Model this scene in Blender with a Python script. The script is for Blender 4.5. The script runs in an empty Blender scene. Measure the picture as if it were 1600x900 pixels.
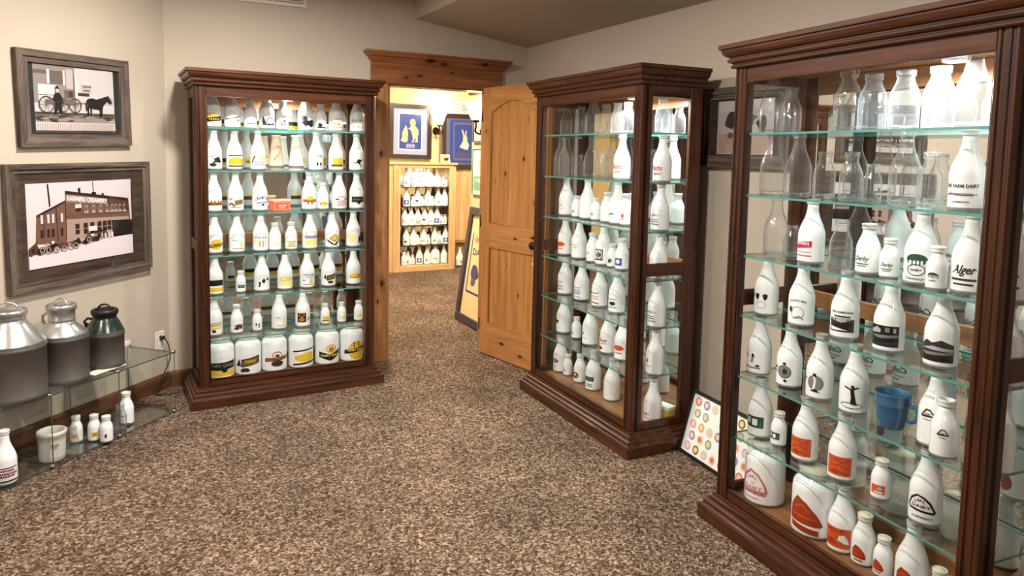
import bpy, bmesh, math, random
from mathutils import Vector, Matrix
from mathutils.geometry import tessellate_polygon
random.seed(7)
scene = bpy.context.scene
COL = scene.collection
# ------------------------------------------------------------ camera
cam_d = bpy.data.cameras.new('camera'); cam = bpy.data.objects.new('camera', cam_d); COL.objects.link(cam)
cam_d.sensor_fit = 'HORIZONTAL'; cam_d.sensor_width = 36.0
cam_d.lens = 36.0 * 1091.7 / 1600
cam_d.shift_x = (800 - 775.27) / 1600
cam_d.shift_y = -(450 - 331.93) / 1600
cam_d.clip_start = 0.05
yaw, pit, rol = math.radians(27.157), math.radians(4.7214), math.radians(1.1153)
fwd = Vector((math.sin(yaw) * math.cos(pit), math.cos(yaw) * math.cos(pit), -math.sin(pit)))
rgt = Vector((math.cos(yaw), -math.sin(yaw), 0)); up = rgt.cross(fwd)
rx = rgt * math.cos(rol) - up * (-math.sin(rol)) * -1 * -1
X = rgt * math.cos(rol) + up * math.sin(rol)
U = up * math.cos(rol) - rgt * math.sin(rol)
cam.matrix_world = Matrix(((X.x, U.x, -fwd.x, 0), (X.y, U.y, -fwd.y, 0), (X.z, U.z, -fwd.z, 1.5), (0, 0, 0, 1)))
scene.camera = cam
# ------------------------------------------------------------ world, exposure
w = bpy.data.worlds.new('world'); scene.world = w; w.use_nodes = True
w.node_tree.nodes['Background'].inputs[0].default_value = (1, .9, .8, 1)
w.node_tree.nodes['Background'].inputs[1].default_value = 0.05
vs = scene.view_settings
vs.view_transform = 'Standard'; vs.look = 'None'; vs.gamma = 1; vs.exposure = 0.35; vs.use_curve_mapping = False
cy = scene.cycles
cy.max_bounces = 10; cy.diffuse_bounces = 4; cy.glossy_bounces = 5; cy.transparent_max_bounces = 40
cy.use_denoising = True; cy.caustics_reflective = True; cy.blur_glossy = 1.0; cy.caustics_refractive = False
cy.sample_clamp_indirect = 4
# ------------------------------------------------------------ lights of the room
def area(name, loc, size, power, color, rot=(0, 0, 0), parent=None, spread=180, shape='DISK'):
    d = bpy.data.lights.new(name, 'AREA'); d.shape = shape; d.size = size; d.energy = power; d.color = color; d.spread = math.radians(spread)
    o = bpy.data.objects.new(name, d); COL.objects.link(o); o.location = loc; o.rotation_euler = rot
    if parent: o.parent = parent
    return o
WARM = (1, .93, .84)
PUCK = 18.0
CEIL_Z = 2.62
CANS = [(0.45, 3.35, 56), (0.75, 1.75, 52), (-1.3, 2.3, 25), (-1.2, 0.0, 12), (1.0, -0.8, 10)]
for (x, y, p) in CANS:
    area('ceiling_lamp_light', (x, y, CEIL_Z - .035), .16, p, WARM)
for (x, y, p) in [(1.95, 6.2, 90), (3.4, 7.3, 70)]:
    area('far_lamp_light', (x, y, CEIL_Z - .035), .2, p, (1, .88, .68))

# ------------------------------------------------------------ object helpers
def link(name, me, parent=None, **kw):
    o = bpy.data.objects.new(name, me); COL.objects.link(o)
    if parent is not None: o.parent = parent
    for k, v in kw.items(): o[k] = v
    return o
def thing(name, label, cat, loc=(0, 0, 0), rotz=0, group=None):
    o = bpy.data.objects.new(name, None); COL.objects.link(o); o.location = loc; o.rotation_euler = (0, 0, rotz)
    o.empty_display_size = .05
    o['label'] = label; o['category'] = cat
    if group: o['group'] = group
    return o
def copy_tree(o, parent=None):
    c = o.copy(); COL.objects.link(c)
    if parent is not None: c.parent = parent
    for ch in list(o.children): copy_tree(ch, c)
    return c
class MB:
    """collects shapes, several materials, one mesh"""
    def __init__(s): s.v = []; s.f = []; s.m = []; s.sm = []
    def add(s, vs, fs, mi=0, smooth=False):
        b = len(s.v); s.v += [tuple(q) for q in vs]
        for f in fs: s.f.append(tuple(b + i for i in f)); s.m.append(mi); s.sm.append(smooth)
        return s
    def box(s, x0, x1, y0, y1, z0, z1, mi=0, bev=0.0):
        if bev > 0:
            b = min(bev, (x1-x0)/2.01, (y1-y0)/2.01, (z1-z0)/2.01)
            bm = bmesh.new(); bmesh.ops.create_cube(bm, size=1)
            for v in bm.verts: v.co = Vector(((x0+x1)/2 + v.co.x*(x1-x0), (y0+y1)/2 + v.co.y*(y1-y0), (z0+z1)/2 + v.co.z*(z1-z0)))
            bmesh.ops.bevel(bm, geom=bm.edges[:], offset=b, segments=1, affect='EDGES')
            bm.verts.index_update()
            s.add([v.co[:] for v in bm.verts], [[v.index for v in f.verts] for f in bm.faces], mi); bm.free(); return s
        vs = [(x0,y0,z0),(x1,y0,z0),(x1,y1,z0),(x0,y1,z0),(x0,y0,z1),(x1,y0,z1),(x1,y1,z1),(x0,y1,z1)]
        return s.add(vs, [(3,2,1,0),(4,5,6,7),(0,1,5,4),(1,2,6,5),(2,3,7,6),(3,0,4,7)], mi)
    def lathe(s, prof, n=24, mi=0, c=(0,0,0), smooth=True, mids=None):
        vs = []
        for (r, z) in prof:
            for k in range(n):
                a = 2*math.pi*k/n; vs.append((c[0]+r*math.cos(a), c[1]+r*math.sin(a), c[2]+z))
        b = len(s.v); s.v += vs
        for i in range(len(prof)-1):
            if prof[i] == prof[i+1]: continue
            for k in range(n):
                k2 = (k+1) % n
                s.f.append((b+i*n+k, b+i*n+k2, b+(i+1)*n+k2, b+(i+1)*n+k)); s.m.append(mids[i] if mids else mi); s.sm.append(smooth)
        return s
    def tube(s, pts, r, n=8, mi=0, cap=True):
        pts = [Vector(p) for p in pts]; rings = []
        prev = None
        for i, p in enumerate(pts):
            t = (pts[min(i+1, len(pts)-1)] - pts[max(i-1, 0)]).normalized()
            if prev is None:
                a = Vector((0,0,1)) if abs(t.z) < .9 else Vector((1,0,0)); u = t.cross(a).normalized()
            else: u = (prev - t*prev.dot(t)).normalized()
            prev = u; v = t.cross(u); rr = r[i] if isinstance(r, (list, tuple)) else r
            rings.append([p + (u*math.cos(2*math.pi*k/n) + v*math.sin(2*math.pi*k/n))*rr for k in range(n)])
        b = len(s.v)
        for R in rings: s.v += [tuple(q) for q in R]
        for i in range(len(pts)-1):
            for k in range(n):
                k2 = (k+1) % n; s.f.append((b+i*n+k, b+(i+1)*n+k, b+(i+1)*n+k2, b+i*n+k2)); s.m.append(mi); s.sm.append(True)
        if cap:
            s.f.append(tuple(b+k for k in range(n))); s.m.append(mi); s.sm.append(False)
            e = b+(len(pts)-1)*n; s.f.append(tuple(e+n-1-k for k in range(n))); s.m.append(mi); s.sm.append(False)
        return s
    def prism(s, poly, f3, t0, t1, mi=0, smooth=False):
        """extrude 2-D polygon; f3(a,b,t) -> xyz"""
        n = len(poly); vs = [f3(a, b, t0) for a, b in poly] + [f3(a, b, t1) for a, b in poly]
        fs = [(i, (i+1) % n, n+(i+1) % n, n+i) for i in range(n)] + [tuple(range(n-1, -1, -1)), tuple(range(n, 2*n))]
        return s.add(vs, fs, mi, smooth)
    def mesh(s, name, mats):
        me = bpy.data.meshes.new(name); me.from_pydata(s.v, [], s.f); 
        for m in (mats if isinstance(mats, (list, tuple)) else [mats]): me.materials.append(m)
        me.polygons.foreach_set('material_index', s.m); me.polygons.foreach_set('use_smooth', s.sm)
        me.validate(); me.update()
        bm = bmesh.new(); bm.from_mesh(me); bmesh.ops.remove_doubles(bm, verts=bm.verts, dist=1e-6); bmesh.ops.recalc_face_normals(bm, faces=bm.faces); bm.to_mesh(me); bm.free()
        return me
    def obj(s, name, mats, parent=None, **kw): return link(name, s.mesh(name, mats), parent, **kw)

# ------------------------------------------------------------ materials
def newmat(name):
    m = bpy.data.materials.new(name); m.use_nodes = True; nt = m.node_tree; nt.nodes.clear()
    out = nt.nodes.new('ShaderNodeOutputMaterial'); return m, nt, out
def N(nt, t, **kw):
    n = nt.nodes.new(t)
    for k, v in kw.items():
        if k.startswith('i_'): 
            key = k[2:]; key = int(key) if key.isdigit() else key
            n.inputs[key].default_value = v
        else: setattr(n, k, v)
    return n
def srgb(r, g, b): 
    f = lambda c: (c/255/12.92 if c/255 <= .04045 else ((c/255+.055)/1.055)**2.4)
    return (f(r), f(g), f(b), 1)
def plain(name, col, rough=.5, metal=0, coat=0, emit=None, estr=0, spec=.5, noise=0, nscale=20, bump=0, bscale=200):
    m, nt, out = newmat(name); p = N(nt, 'ShaderNodeBsdfPrincipled')
    p.inputs['Base Color'].default_value = col; p.inputs['Roughness'].default_value = rough; p.inputs['Metallic'].default_value = metal
    p.inputs['Coat Weight'].default_value = coat; p.inputs['Specular IOR Level'].default_value = spec
    if emit: p.inputs['Emission Color'].default_value = emit; p.inputs['Emission Strength'].default_value = estr
    if noise or bump: tc = N(nt, 'ShaderNodeTexCoord')
    if noise:
        t = N(nt, 'ShaderNodeTexNoise', i_Scale=nscale, i_Detail=6.0); nt.links.new(tc.outputs['Object'], t.inputs['Vector'])
        mx = N(nt, 'ShaderNodeMix', data_type='RGBA'); mx.inputs['A'].default_value = tuple(c*(1-noise) for c in col[:3])+(1,); mx.inputs['B'].default_value = tuple(min(1, c*(1+noise)) for c in col[:3])+(1,)
        nt.links.new(t.outputs['Fac'], mx.inputs['Factor']); nt.links.new(mx.outputs['Result'], p.inputs['Base Color'])
    if bump:
        t2 = N(nt, 'ShaderNodeTexNoise', i_Scale=bscale, i_Detail=4.0); nt.links.new(tc.outputs['Object'], t2.inputs['Vector'])
        b = N(nt, 'ShaderNodeBump', i_Strength=bump, i_Distance=.004); nt.links.new(t2.outputs['Fac'], b.inputs['Height']); nt.links.new(b.outputs[0], p.inputs['Normal'])
    nt.links.new(p.outputs[0], out.inputs[0]); return m
def wood(name, light, dark, axis='z', rough=.42, coat=.28, scale=1.0, contrast=1.0, knots=(), knot_col=(.03, .012, .006, 1), bump=.15):
    m, nt, out = newmat(name); L = nt.links
    tc = N(nt, 'ShaderNodeTexCoord'); mp = N(nt, 'ShaderNodeMapping')
    a, b = 26*scale, 1.6*scale
    mp.inputs['Scale'].default_value = {'z': (a, a, b), 'x': (b, a, a), 'y': (a, b, a)}[axis]
    L.new(tc.outputs['Object'], mp.inputs['Vector'])
    dist = None
    vec = mp.outputs[0]
    n1 = N(nt, 'ShaderNodeTexNoise', i_Scale=1.0, i_Detail=7.0, i_Roughness=.62, i_Distortion=.6); L.new(vec, n1.inputs['Vector'])
    n2 = N(nt, 'ShaderNodeTexNoise', i_Scale=5.0, i_Detail=3.0, i_Roughness=.7); L.new(vec, n2.inputs['Vector'])
    ad = N(nt, 'ShaderNodeMath', operation='MULTIPLY_ADD', i_1=.35); L.new(n2.outputs['Fac'], ad.inputs[0]); L.new(n1.outputs['Fac'], ad.inputs[2])
    mr = N(nt, 'ShaderNodeMapRange'); mr.inputs['From Min'].default_value = .68-.22/contrast; mr.inputs['From Max'].default_value = .68+.22/contrast
    L.new(ad.outputs[0], mr.inputs['Value'])
    mx = N(nt, 'ShaderNodeMix', data_type='RGBA'); mx.inputs['A'].default_value = dark; mx.inputs['B'].default_value = light; L.new(mr.outputs[0], mx.inputs['Factor'])
    colout = mx.outputs['Result']
    for (kx, ky, kz, kr) in knots:
        sb = N(nt, 'ShaderNodeVectorMath', operation='SUBTRACT'); sb.inputs[1].default_value = (kx, ky, kz); L.new(tc.outputs['Object'], sb.inputs[0])
        ml = N(nt, 'ShaderNodeVectorMath', operation='MULTIPLY'); ml.inputs[1].default_value = {'z': (1.6, 0, .8), 'x': (.55, 0, 1.5), 'y': (0, .7, 1.4)}[axis]; L.new(sb.outputs[0], ml.inputs[0])
        nz = N(nt, 'ShaderNodeTexNoise', i_Scale=45.0, i_Detail=2.0); L.new(tc.outputs['Object'], nz.inputs['Vector'])
        ln = N(nt, 'ShaderNodeVectorMath', operation='LENGTH'); L.new(ml.outputs[0], ln.inputs[0])
        a1 = N(nt, 'ShaderNodeMath', operation='MULTIPLY_ADD', i_1=kr*.9); L.new(nz.outputs['Fac'], a1.inputs[0]); L.new(ln.outputs['Value'], a1.inputs[2])
        r = N(nt, 'ShaderNodeMapRange', interpolation_type='SMOOTHSTEP'); r.inputs['From Min'].default_value = kr*1.0; r.inputs['From Max'].default_value = kr*1.75; r.inputs['To Min'].default_value = 1; r.inputs['To Max'].default_value = 0
        L.new(a1.outputs[0], r.inputs['Value'])
        r2 = N(nt, 'ShaderNodeMapRange', interpolation_type='SMOOTHSTEP'); r2.inputs['From Min'].default_value = kr*1.2; r2.inputs['From Max'].default_value = kr*4.2; r2.inputs['To Min'].default_value = .45; r2.inputs['To Max'].default_value = 0
        L.new(a1.outputs[0], r2.inputs['Value'])
        m1 = N(nt, 'ShaderNodeMix', data_type='RGBA'); m1.inputs['B'].default_value = dark; L.new(colout, m1.inputs['A']); L.new(r2.outputs[0], m1.inputs['Factor'])
        m2 = N(nt, 'ShaderNodeMix', data_type='RGBA'); m2.inputs['B'].default_value = knot_col; L.new(m1.outputs['Result'], m2.inputs['A']); L.new(r.outputs[0], m2.inputs['Factor'])
        colout = m2.outputs['Result']
    p = N(nt, 'ShaderNodeBsdfPrincipled'); p.inputs['Roughness'].default_value = rough; p.inputs['Coat Weight'].default_value = coat; p.inputs['Coat Roughness'].default_value = .07; p.inputs['Specular IOR Level'].default_value = .2
    L.new(colout, p.inputs['Base Color'])
    bp = N(nt, 'ShaderNodeBump', i_Strength=bump, i_Distance=.002); L.new(ad.outputs[0], bp.inputs['Height']); L.new(bp.outputs[0], p.inputs['Normal'])
    L.new(p.outputs[0], out.inputs[0]); return m
def thin_glass(name, tint, edge, f0=.04, fpow=4.0, gmax=.9, rough=.02, milk=0.0, bump=0, tpow=2.5, rimw=0):
    """clear glass of thin wall: transparent, darker tint at grazing view, mirror-like gloss rising at grazing view"""
    m, nt, out = newmat(name); L = nt.links
    lw = N(nt, 'ShaderNodeLayerWeight', i_Blend=.5)
    pw = N(nt, 'ShaderNodeMath', operation='POWER', i_1=fpow); L.new(lw.outputs['Facing'], pw.inputs[0])
    fr = N(nt, 'ShaderNodeMath', operation='MULTIPLY_ADD', i_1=gmax-f0, i_2=f0); L.new(pw.outputs[0], fr.inputs[0])
    pw2 = N(nt, 'ShaderNodeMath', operation='POWER', i_1=tpow); L.new(lw.outputs['Facing'], pw2.inputs[0])
    mx = N(nt, 'ShaderNodeMix', data_type='RGBA'); mx.inputs['A'].default_value = tint; mx.inputs['B'].default_value = edge; L.new(pw2.outputs[0], mx.inputs['Factor'])
    tr = N(nt, 'ShaderNodeBsdfTransparent'); L.new(mx.outputs['Result'], tr.inputs[0])
    gl = N(nt, 'ShaderNodeBsdfGlossy', i_Roughness=rough)
    if bump:
        tc = N(nt, 'ShaderNodeTexCoord'); nz = N(nt, 'ShaderNodeTexNoise', i_Scale=70.0, i_Detail=1.5); L.new(tc.outputs['Object'], nz.inputs['Vector'])
        bp = N(nt, 'ShaderNodeBump', i_Strength=bump, i_Distance=.006); L.new(nz.outputs['Fac'], bp.inputs['Height']); L.new(bp.outputs[0], gl.inputs['Normal'])
    base = tr.outputs[0]
    if milk:
        df = N(nt, 'ShaderNodeBsdfDiffuse'); df.inputs[0].default_value = (.9, .93, .95, 1)
        tl = N(nt, 'ShaderNodeBsdfTranslucent'); tl.inputs[0].default_value = (.9, .93, .95, 1)
        mt = N(nt, 'ShaderNodeMixShader', i_0=.5); L.new(df.outputs[0], mt.inputs[1]); L.new(tl.outputs[0], mt.inputs[2])
        mm = N(nt, 'ShaderNodeMixShader', i_0=milk)
        if rimw:
            p3 = N(nt, 'ShaderNodeMath', operation='POWER', i_1=3.0); L.new(lw.outputs['Facing'], p3.inputs[0])  # whiter colour at grazing edges paints in a rim-lit outline
            m3 = N(nt, 'ShaderNodeMath', operation='MULTIPLY_ADD', i_1=rimw, i_2=milk); L.new(p3.outputs[0], m3.inputs[0]); L.new(m3.outputs[0], mm.inputs[0])
        L.new(tr.outputs[0], mm.inputs[1]); L.new(mt.outputs[0], mm.inputs[2]); base = mm.outputs[0]
    ms = N(nt, 'ShaderNodeMixShader'); L.new(fr.outputs[0], ms.inputs[0]); L.new(base, ms.inputs[1]); L.new(gl.outputs[0], ms.inputs[2])
    L.new(ms.outputs[0], out.inputs[0]); return m
M = {}
M['cab_v'] = wood('cabinet_wood_upright', (.092, .028, .0105, 1), (.012, .004, .0022, 1), 'z')
M['cab_h'] = wood('cabinet_wood_across', (.108, .034, .0125, 1), (.013, .0042, .0023, 1), 'x')
M['cab_d'] = wood('cabinet_wood_deep', (.092, .028, .0105, 1), (.012, .004, .0022, 1), 'y')
M['cab_in'] = wood('cabinet_lining', (.30, .135, .055, 1), (.15, .06, .022, 1), 'x', rough=.45)
M['glass'] = thin_glass('pane_glass', (.985, .99, .985, 1), (.9, .93, .92, 1), f0=.012, fpow=5)
M['shelf'] = thin_glass('shelf_glass', (.95, .975, .965, 1), (.78, .88, .85, 1), f0=.04, fpow=3.5, gmax=.8)
M['shelf_edge'] = plain('shelf_edge', (.085, .27, .245, 1), .15, spec=.8)
M['edge_dim'] = plain('dark_glass_edge', (.035, .055, .048, 1), .1, spec=.9)
M['table_glass'] = thin_glass('table_glass', (.93, .96, .95, 1), (.7, .8, .77, 1), f0=.06, fpow=3.2, gmax=.85)
M['mirror'] = plain('mirror_silver', (.83, .84, .83, 1), .01, metal=1)
M['clear'] = thin_glass('bottle_glass', (.965, .975, .975, 1), (.58, .63, .63, 1), f0=.08, fpow=2.4, gmax=.95, rough=.03, bump=.6, tpow=2.8, milk=.02, rimw=.6)
M['frost'] = thin_glass('frosted_glass', (.9, .94, .96, 1), (.7, .75, .8, 1), f0=.05, fpow=2.5, rough=.08, milk=.05, bump=.9, rimw=.6)
M['milk'] = plain('milk_white', (.86, .87, .88, 1), .12, coat=.5, spec=.5)
M['foot'] = plain('glass_foot', (.30, .33, .32, 1), .08, spec=.9)
M['rim'] = plain('glass_rim', (.72, .73, .72, 1), .08, spec=.9)
M['cap'] = plain('paper_cap', srgb(226, 214, 184), .6)
def pm(name, r, g, b, rough=.4):
    M[name] = plain('print_'+name, srgb(r, g, b), rough)
for a in [('black', 22, 20, 20), ('dark', 52, 44, 46), ('grey', 128, 124, 128), ('lgrey', 176, 172, 174), ('yellow', 228, 186, 40), ('lyellow', 240, 222, 130), ('amber', 190, 120, 40), ('brown', 92, 52, 26),
          ('maroon', 110, 30, 46), ('red', 200, 34, 56), ('pink', 226, 150, 160), ('orange', 206, 82, 34), ('dorange', 160, 56, 24), ('green', 46, 120, 92), ('dgreen', 30, 74, 60), ('blue', 52, 84, 170), ('violet', 140, 136, 180), ('white', 236, 234, 230),
          ('rose', 200, 120, 112), ('olive', 130, 110, 30)]: pm(*a)
# ------------------------------------------------------------ flat prints (lettering and pictures)
_tc = {}
SCRIPT = ('College', 'Alger', 'Derby', 'Century', 'Roths', 'Rose', 'Ferrells', 'Dairy', 'Milk', 'Oconomowoc', 'Ice Cream')
def text_tris(s, bold=0.0, shear=0.0):
    key = (s, bold, shear)
    if key in _tc: return _tc[key]
    c = bpy.data.curves.new('t', 'FONT'); c.body = s; c.align_x = 'CENTER'; c.resolution_u = 2; c.offset = bold; c.shear = shear
    o = bpy.data.objects.new('t', c); COL.objects.link(o)
    dg = bpy.context.evaluated_depsgraph_get(); me = o.evaluated_get(dg).to_mesh()
    vs = [(v.co.x, v.co.y) for v in me.vertices]; fs = [tuple(p.vertices) for p in me.polygons]
    o.evaluated_get(dg).to_mesh_clear(); bpy.data.objects.remove(o); bpy.data.curves.remove(c)
    if vs:
        x0 = min(v[0] for v in vs); x1 = max(v[0] for v in vs); y0 = min(v[1] for v in vs); y1 = max(v[1] for v in vs)
        w, h = max(x1-x0, 1e-6), max(y1-y0, 1e-6)
        vs = [((x-(x0+x1)/2)/w, (y-(y0+y1)/2)/h) for x, y in vs]
    _tc[key] = (vs, fs); return _tc[key]
def clip_x(poly, x, keep_left):
    out = []
    for i in range(len(poly)):
        a, b = poly[i], poly[(i+1) % len(poly)]; ia = (a[0] <= x) == keep_left or a[0] == x; ib = (b[0] <= x) == keep_left or b[0] == x
        if ia: out.append(a)
        if ia != ib:
            t = (x-a[0])/(b[0]-a[0]); out.append((x, a[1]+t*(b[1]-a[1])))
    return out
def strips(poly, w_):
    x0 = min(q[0] for q in poly); x1 = max(q[0] for q in poly); out = []
    k0, k1 = math.floor(x0/w_), math.ceil(x1/w_)
    for k in range(k0, max(k1, k0+1)):
        q = poly
        if k > k0: q = clip_x(q, k*w_, False)
        if len(q) > 2 and k < k1-1: q = clip_x(q, (k+1)*w_, True)
        if len(q) > 2: out.append(q)
    return out
def prims_mesh(name, prims, mapf, step=.9, lay=.00016):
    """prims in cm; mapf(x, z, lift) -> xyz"""
    mb = MB(); mats = []; 
    for li, p in enumerate(prims):
        k = p[0]; cm = p[-1]
        if cm not in mats: mats.append(cm)
        mi = mats.index(cm); lift = .0005 + lay*li
        if k in 'rge':
            if k == 'r': x0, z0, x1, z1 = p[1:5]; top = lambda x: z1; bot = lambda x: z0; sl = 0
            elif k == 'g': x0, z0, x1, z1, sl = p[1:6]; xm = (x0+x1)/2; top = lambda x: z1+sl*(x-xm); bot = lambda x: z0+sl*(x-xm)
            else:
                cx, cz, rx_, rz_ = p[1:5]; x0, x1 = cx-rx_, cx+rx_
                q = lambda x: rz_*math.sqrt(max(0, 1-((x-cx)/rx_)**2)); top = lambda x: cz+q(x); bot = lambda x: cz-q(x)
            n = max(1 if k != 'e' else 10, int(math.ceil((x1-x0)/step)))
            xs = [x0+(x1-x0)*i/n for i in range(n+1)] if k != 'e' else [cx-rx_*math.cos(math.pi*i/n) for i in range(n+1)]
            vs = []
            for x in xs: vs += [mapf(x, bot(x), lift), mapf(x, top(x), lift)]
            mb.add(vs, [(2*i, 2*i+2, 2*i+3, 2*i+1) for i in range(n)], mi)
        elif k == 'p':
            pts = p[1]; tr = tessellate_polygon([[Vector((a, b, 0)) for a, b in pts]])
            if step > 50: mb.add([mapf(a, b, lift) for a, b in pts], [tuple(t) for t in tr], mi)
            else:
                for t in tr:
                    for q in strips([pts[i] for i in t], .9): mb.add([mapf(a, b, lift) for a, b in q], [tuple(range(len(q)))], mi)
        elif k == 'l':   # polyline stroke
            pts, wd = p[1], p[2]/2
            for a, b in zip(pts, pts[1:]):
                dx, dz = b[0]-a[0], b[1]-a[1]; L = math.hypot(dx, dz) or 1; nx, nz = -dz/L*wd, dx/L*wd
                for q in strips([(a[0]+nx, a[1]+nz), (a[0]-nx, a[1]-nz), (b[0]-nx, b[1]-nz), (b[0]+nx, b[1]+nz)], .9 if step < 50 else 1e3): mb.add([mapf(u_, v_, lift) for u_, v_ in q], [tuple(range(len(q)))], mi)
        elif k == 'o':   # ring
            cx, cz, rx_, rz_, wd = p[1:6]; n = 20; vs = []
            for i in range(n):
                a = 2*math.pi*i/n; vs += [mapf(cx+rx_*math.cos(a), cz+rz_*math.sin(a), lift), mapf(cx+(rx_-wd)*math.cos(a), cz+(rz_-wd)*math.sin(a), lift)]
            mb.add(vs, [(2*i, 2*((i+1) % n), 2*((i+1) % n)+1, 2*i+1) for i in range(n)], mi)
        elif k == 't':   # text s, cx, cz, w, h, [arc]
            s, cx, cz, w_, h_ = p[1:6]; arc = p[6] if len(p) > 7 else 0
            vs, fs = text_tris(s, .02, .45 if s in SCRIPT else 0)
            mb.add([mapf(cx+x*w_, cz+y*h_ + arc*(1-4*x*x), lift) for x, y in vs], fs, mi)
    me = bpy.data.meshes.new(name); me.from_pydata(mb.v, [], mb.f)
    for m in mats: me.materials.append(M[m])
    me.polygons.foreach_set('material_index', mb.m); me.update()
    return me
def cyl_map(r, zc, s, ang=0):
    def f(x, z, lift):
        a = (x*.01*s)/r + ang - math.pi/2; R = r + lift
        return (R*math.cos(a), R*math.sin(a), zc + z*.01*s)
    return f
def blob(cx, cz, r, n=9, sx=1.0, seed=1, j=.35):
    R = random.Random(seed); return [(cx+sx*r*(1+R.uniform(-j, j))*math.cos(2*math.pi*i/n), cz+r*(1+R.uniform(-j, j))*math.sin(2*math.pi*i/n)) for i in range(n)]
def lines(cx, zs, w, h, col, seed=3):
    R = random.Random(seed); out = []
    for z in zs:
        ww = w*R.uniform(.7, 1); x = cx-ww/2
        while x < cx+ww/2:
            q = R.uniform(.25, .8); out.append(('r', x, z-h/2, min(x+q, cx+ww/2), z+h/2, col)); x += q+.14
    return out
S = {}   # style -> (words, front prims, back prims)
def st(name, words, front, back=None): S[name] = (words, front, back)
YB = [('r', -3, -2, 3, 0, 'black'), ('r', -3, -3.6, 3, -2, 'yellow')]
BK = [('r', -3, -1.6, 3, 0.2, 'brown'), ('e', 0, 1.2, 1.6, .9, 'lyellow')]
st('yb_script', 'yellow script over black band', [('g', -3.6, -2.2, 3.6, -.2, .12, 'black'), ('e', -1, .6, 2.4, .9, 'yellow')] + [('r', x, -1.7, x+.35, -.7, 'yellow') for x in (-2, -1.2, -.4, .4, 1.2, 2)], YB)
st('dark_line', 'thin dark line emblem', [('g', -3.5, -.6, 3.4, -.15, .2, 'dark'), ('o', 0, -1.6, 2.4, 1.4, .25, 'lgrey'), ('e', 2.6, -1.4, .5, .4, 'black')], YB)
st('thin_dark', 'thin dark line', [('g', -3, -2, 3, -1.5, .15, 'dark'), ('r', -1, -2.9, 1, -2.6, 'grey')], YB)
st('dark_figure', 'dark figure drawing', [('p', [(-2.4, 1.2), (-1.6, -.5), (-.6, -3), (-2.6, -3), (-3, -1)], 'dark'), ('o', 1, -1.2, 2, 1.6, .4, 'dark'), ('g', -1, -3, 3.2, -2.5, .1, 'black')], YB)
st('blue_small', 'small blue figure', [('l', [(-1.6, .4), (-.6, -2.2), (.4, -.6), (1.5, -2.2)], .5, 'blue'), ('e', .8, .4, .8, .6, 'dark')], YB)
st('black_cow', 'black cow', [('p', blob(-1.6, .6, 1.5, 9, 1.2, 4), 'dark'), ('p', blob(.8, -1.6, 1.4, 11, 2.2, 5, .5), 'black'), ('r', 2, -3, 2.5, -1, 'black'), ('r', -1.2, -3.2, -.7, -1, 'black'), ('r', 1, -3.2, 1.4, -1.6, 'black')], YB)
st('dark_small', 'small dark scene', [('p', blob(-.8, -1.2, 1.4, 8, 1, 6), 'black'), ('r', -2.8, -3.2, 2.8, -2.4, 'dark')], YB)
st('yellow_text', 'faded yellow lettering', [('t', 'TONIGHT', .6, 1, 3.4, .8, 'dark'), ('r', -3, -1.2, -1.8, .8, 'lyellow'), ('r', .4, -2.2, 1.2, -.2, 'yellow')] + lines(0, (-1.4, -2.8), 6, .4, 'amber', 8), YB)
st('black_text', 'black lettering block', [('t', 'DAIRY', 0, .3, 6, 1.8, 'black'), ('r', -2.6, -2.6, -2, -2, 'amber'), ('r', -.2, -2.6, .4, -2, 'amber'), ('r', 2, -2.6, 2.6, -2, 'amber')], YB)
st('dark_pic', 'dark picture', [('p', blob(1, -.6, 1.6, 10, 1.2, 9, .5), 'black'), ('p', blob(-.8, -2.6, .9, 9, 1.8, 10), 'dark'), ('r', -2.6, .9, 2.8, 1.2, 'lgrey')], YB)
st('yellow_panel', 'yellow panel between dark lines', [('r', -3.6, 1.4, 3.6, 1.9, 'black'), ('r', -3.6, -3.4, 3.6, -2.8, 'black'), ('e', 0, -.8, 3.4, 1.7, 'yellow'), ('r', -3.4, -2.4, 3.4, -.8, 'yellow')], YB)
st('squiggle_orange', 'dark squiggle and pale orange patch', [('l', [(-3, -1.6), (-2.4, .2), (-1.4, 1.6)], .6, 'black'), ('r', -.6, .2, 3.6, 1.4, 'lyellow')] + lines(.6, (-1.4, -2.4), 5, .4, 'grey', 12), [('e', 0, -.8, 2, 1.8, 'yellow'), ('e', 0, -1.6, 1.4, .8, 'olive')])
st('blue_crest', 'grey crest with two dots', [('o', 0, -1, 2.6, 2.6, .25, 'lgrey'), ('e', -.8, -1.8, .5, .9, 'dark'), ('e', .9, -1.8, .5, .9, 'dark'), ('t', 'FARMS', 0, 1.8, 4, .7, .4, 'grey')], [('e', 0, -.8, 2, 1.8, 'yellow'), ('e', 0, -1.6, 1.4, .8, 'olive')])
st('yellow_block', 'solid yellow block', [('r', -2.6, -2, 2.6, 1.2, 'yellow'), ('r', -3.4, -2.9, 2.8, -2, 'brown')], [('r', -3, -3, 3, 1, 'amber')])
st('black_bull', 'black bull', [('l', [(-2.6, -.8), (-1, -1.2), (0, .6), (1.8, -.1), (2.8, .8)], .45, 'black'), ('p', blob(.4, -.4, 1.3, 9, .9, 13), 'black'), ('l', [(.2, -1), (1.2, -2.4), (2, -3.2)], .5, 'black')], YB)
st('brown_band', 'brown band', [('r', -3.4, -2, 3.4, -.6, 'amber'), ('r', -3.4, -1.6, 3.4, -1, 'brown')] + [('p', [(x, -.6), (x+.5, .4), (x+1, -.6)], 'brown') for x in (-2.5, -1, .5, 1.8)], BK)
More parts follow.
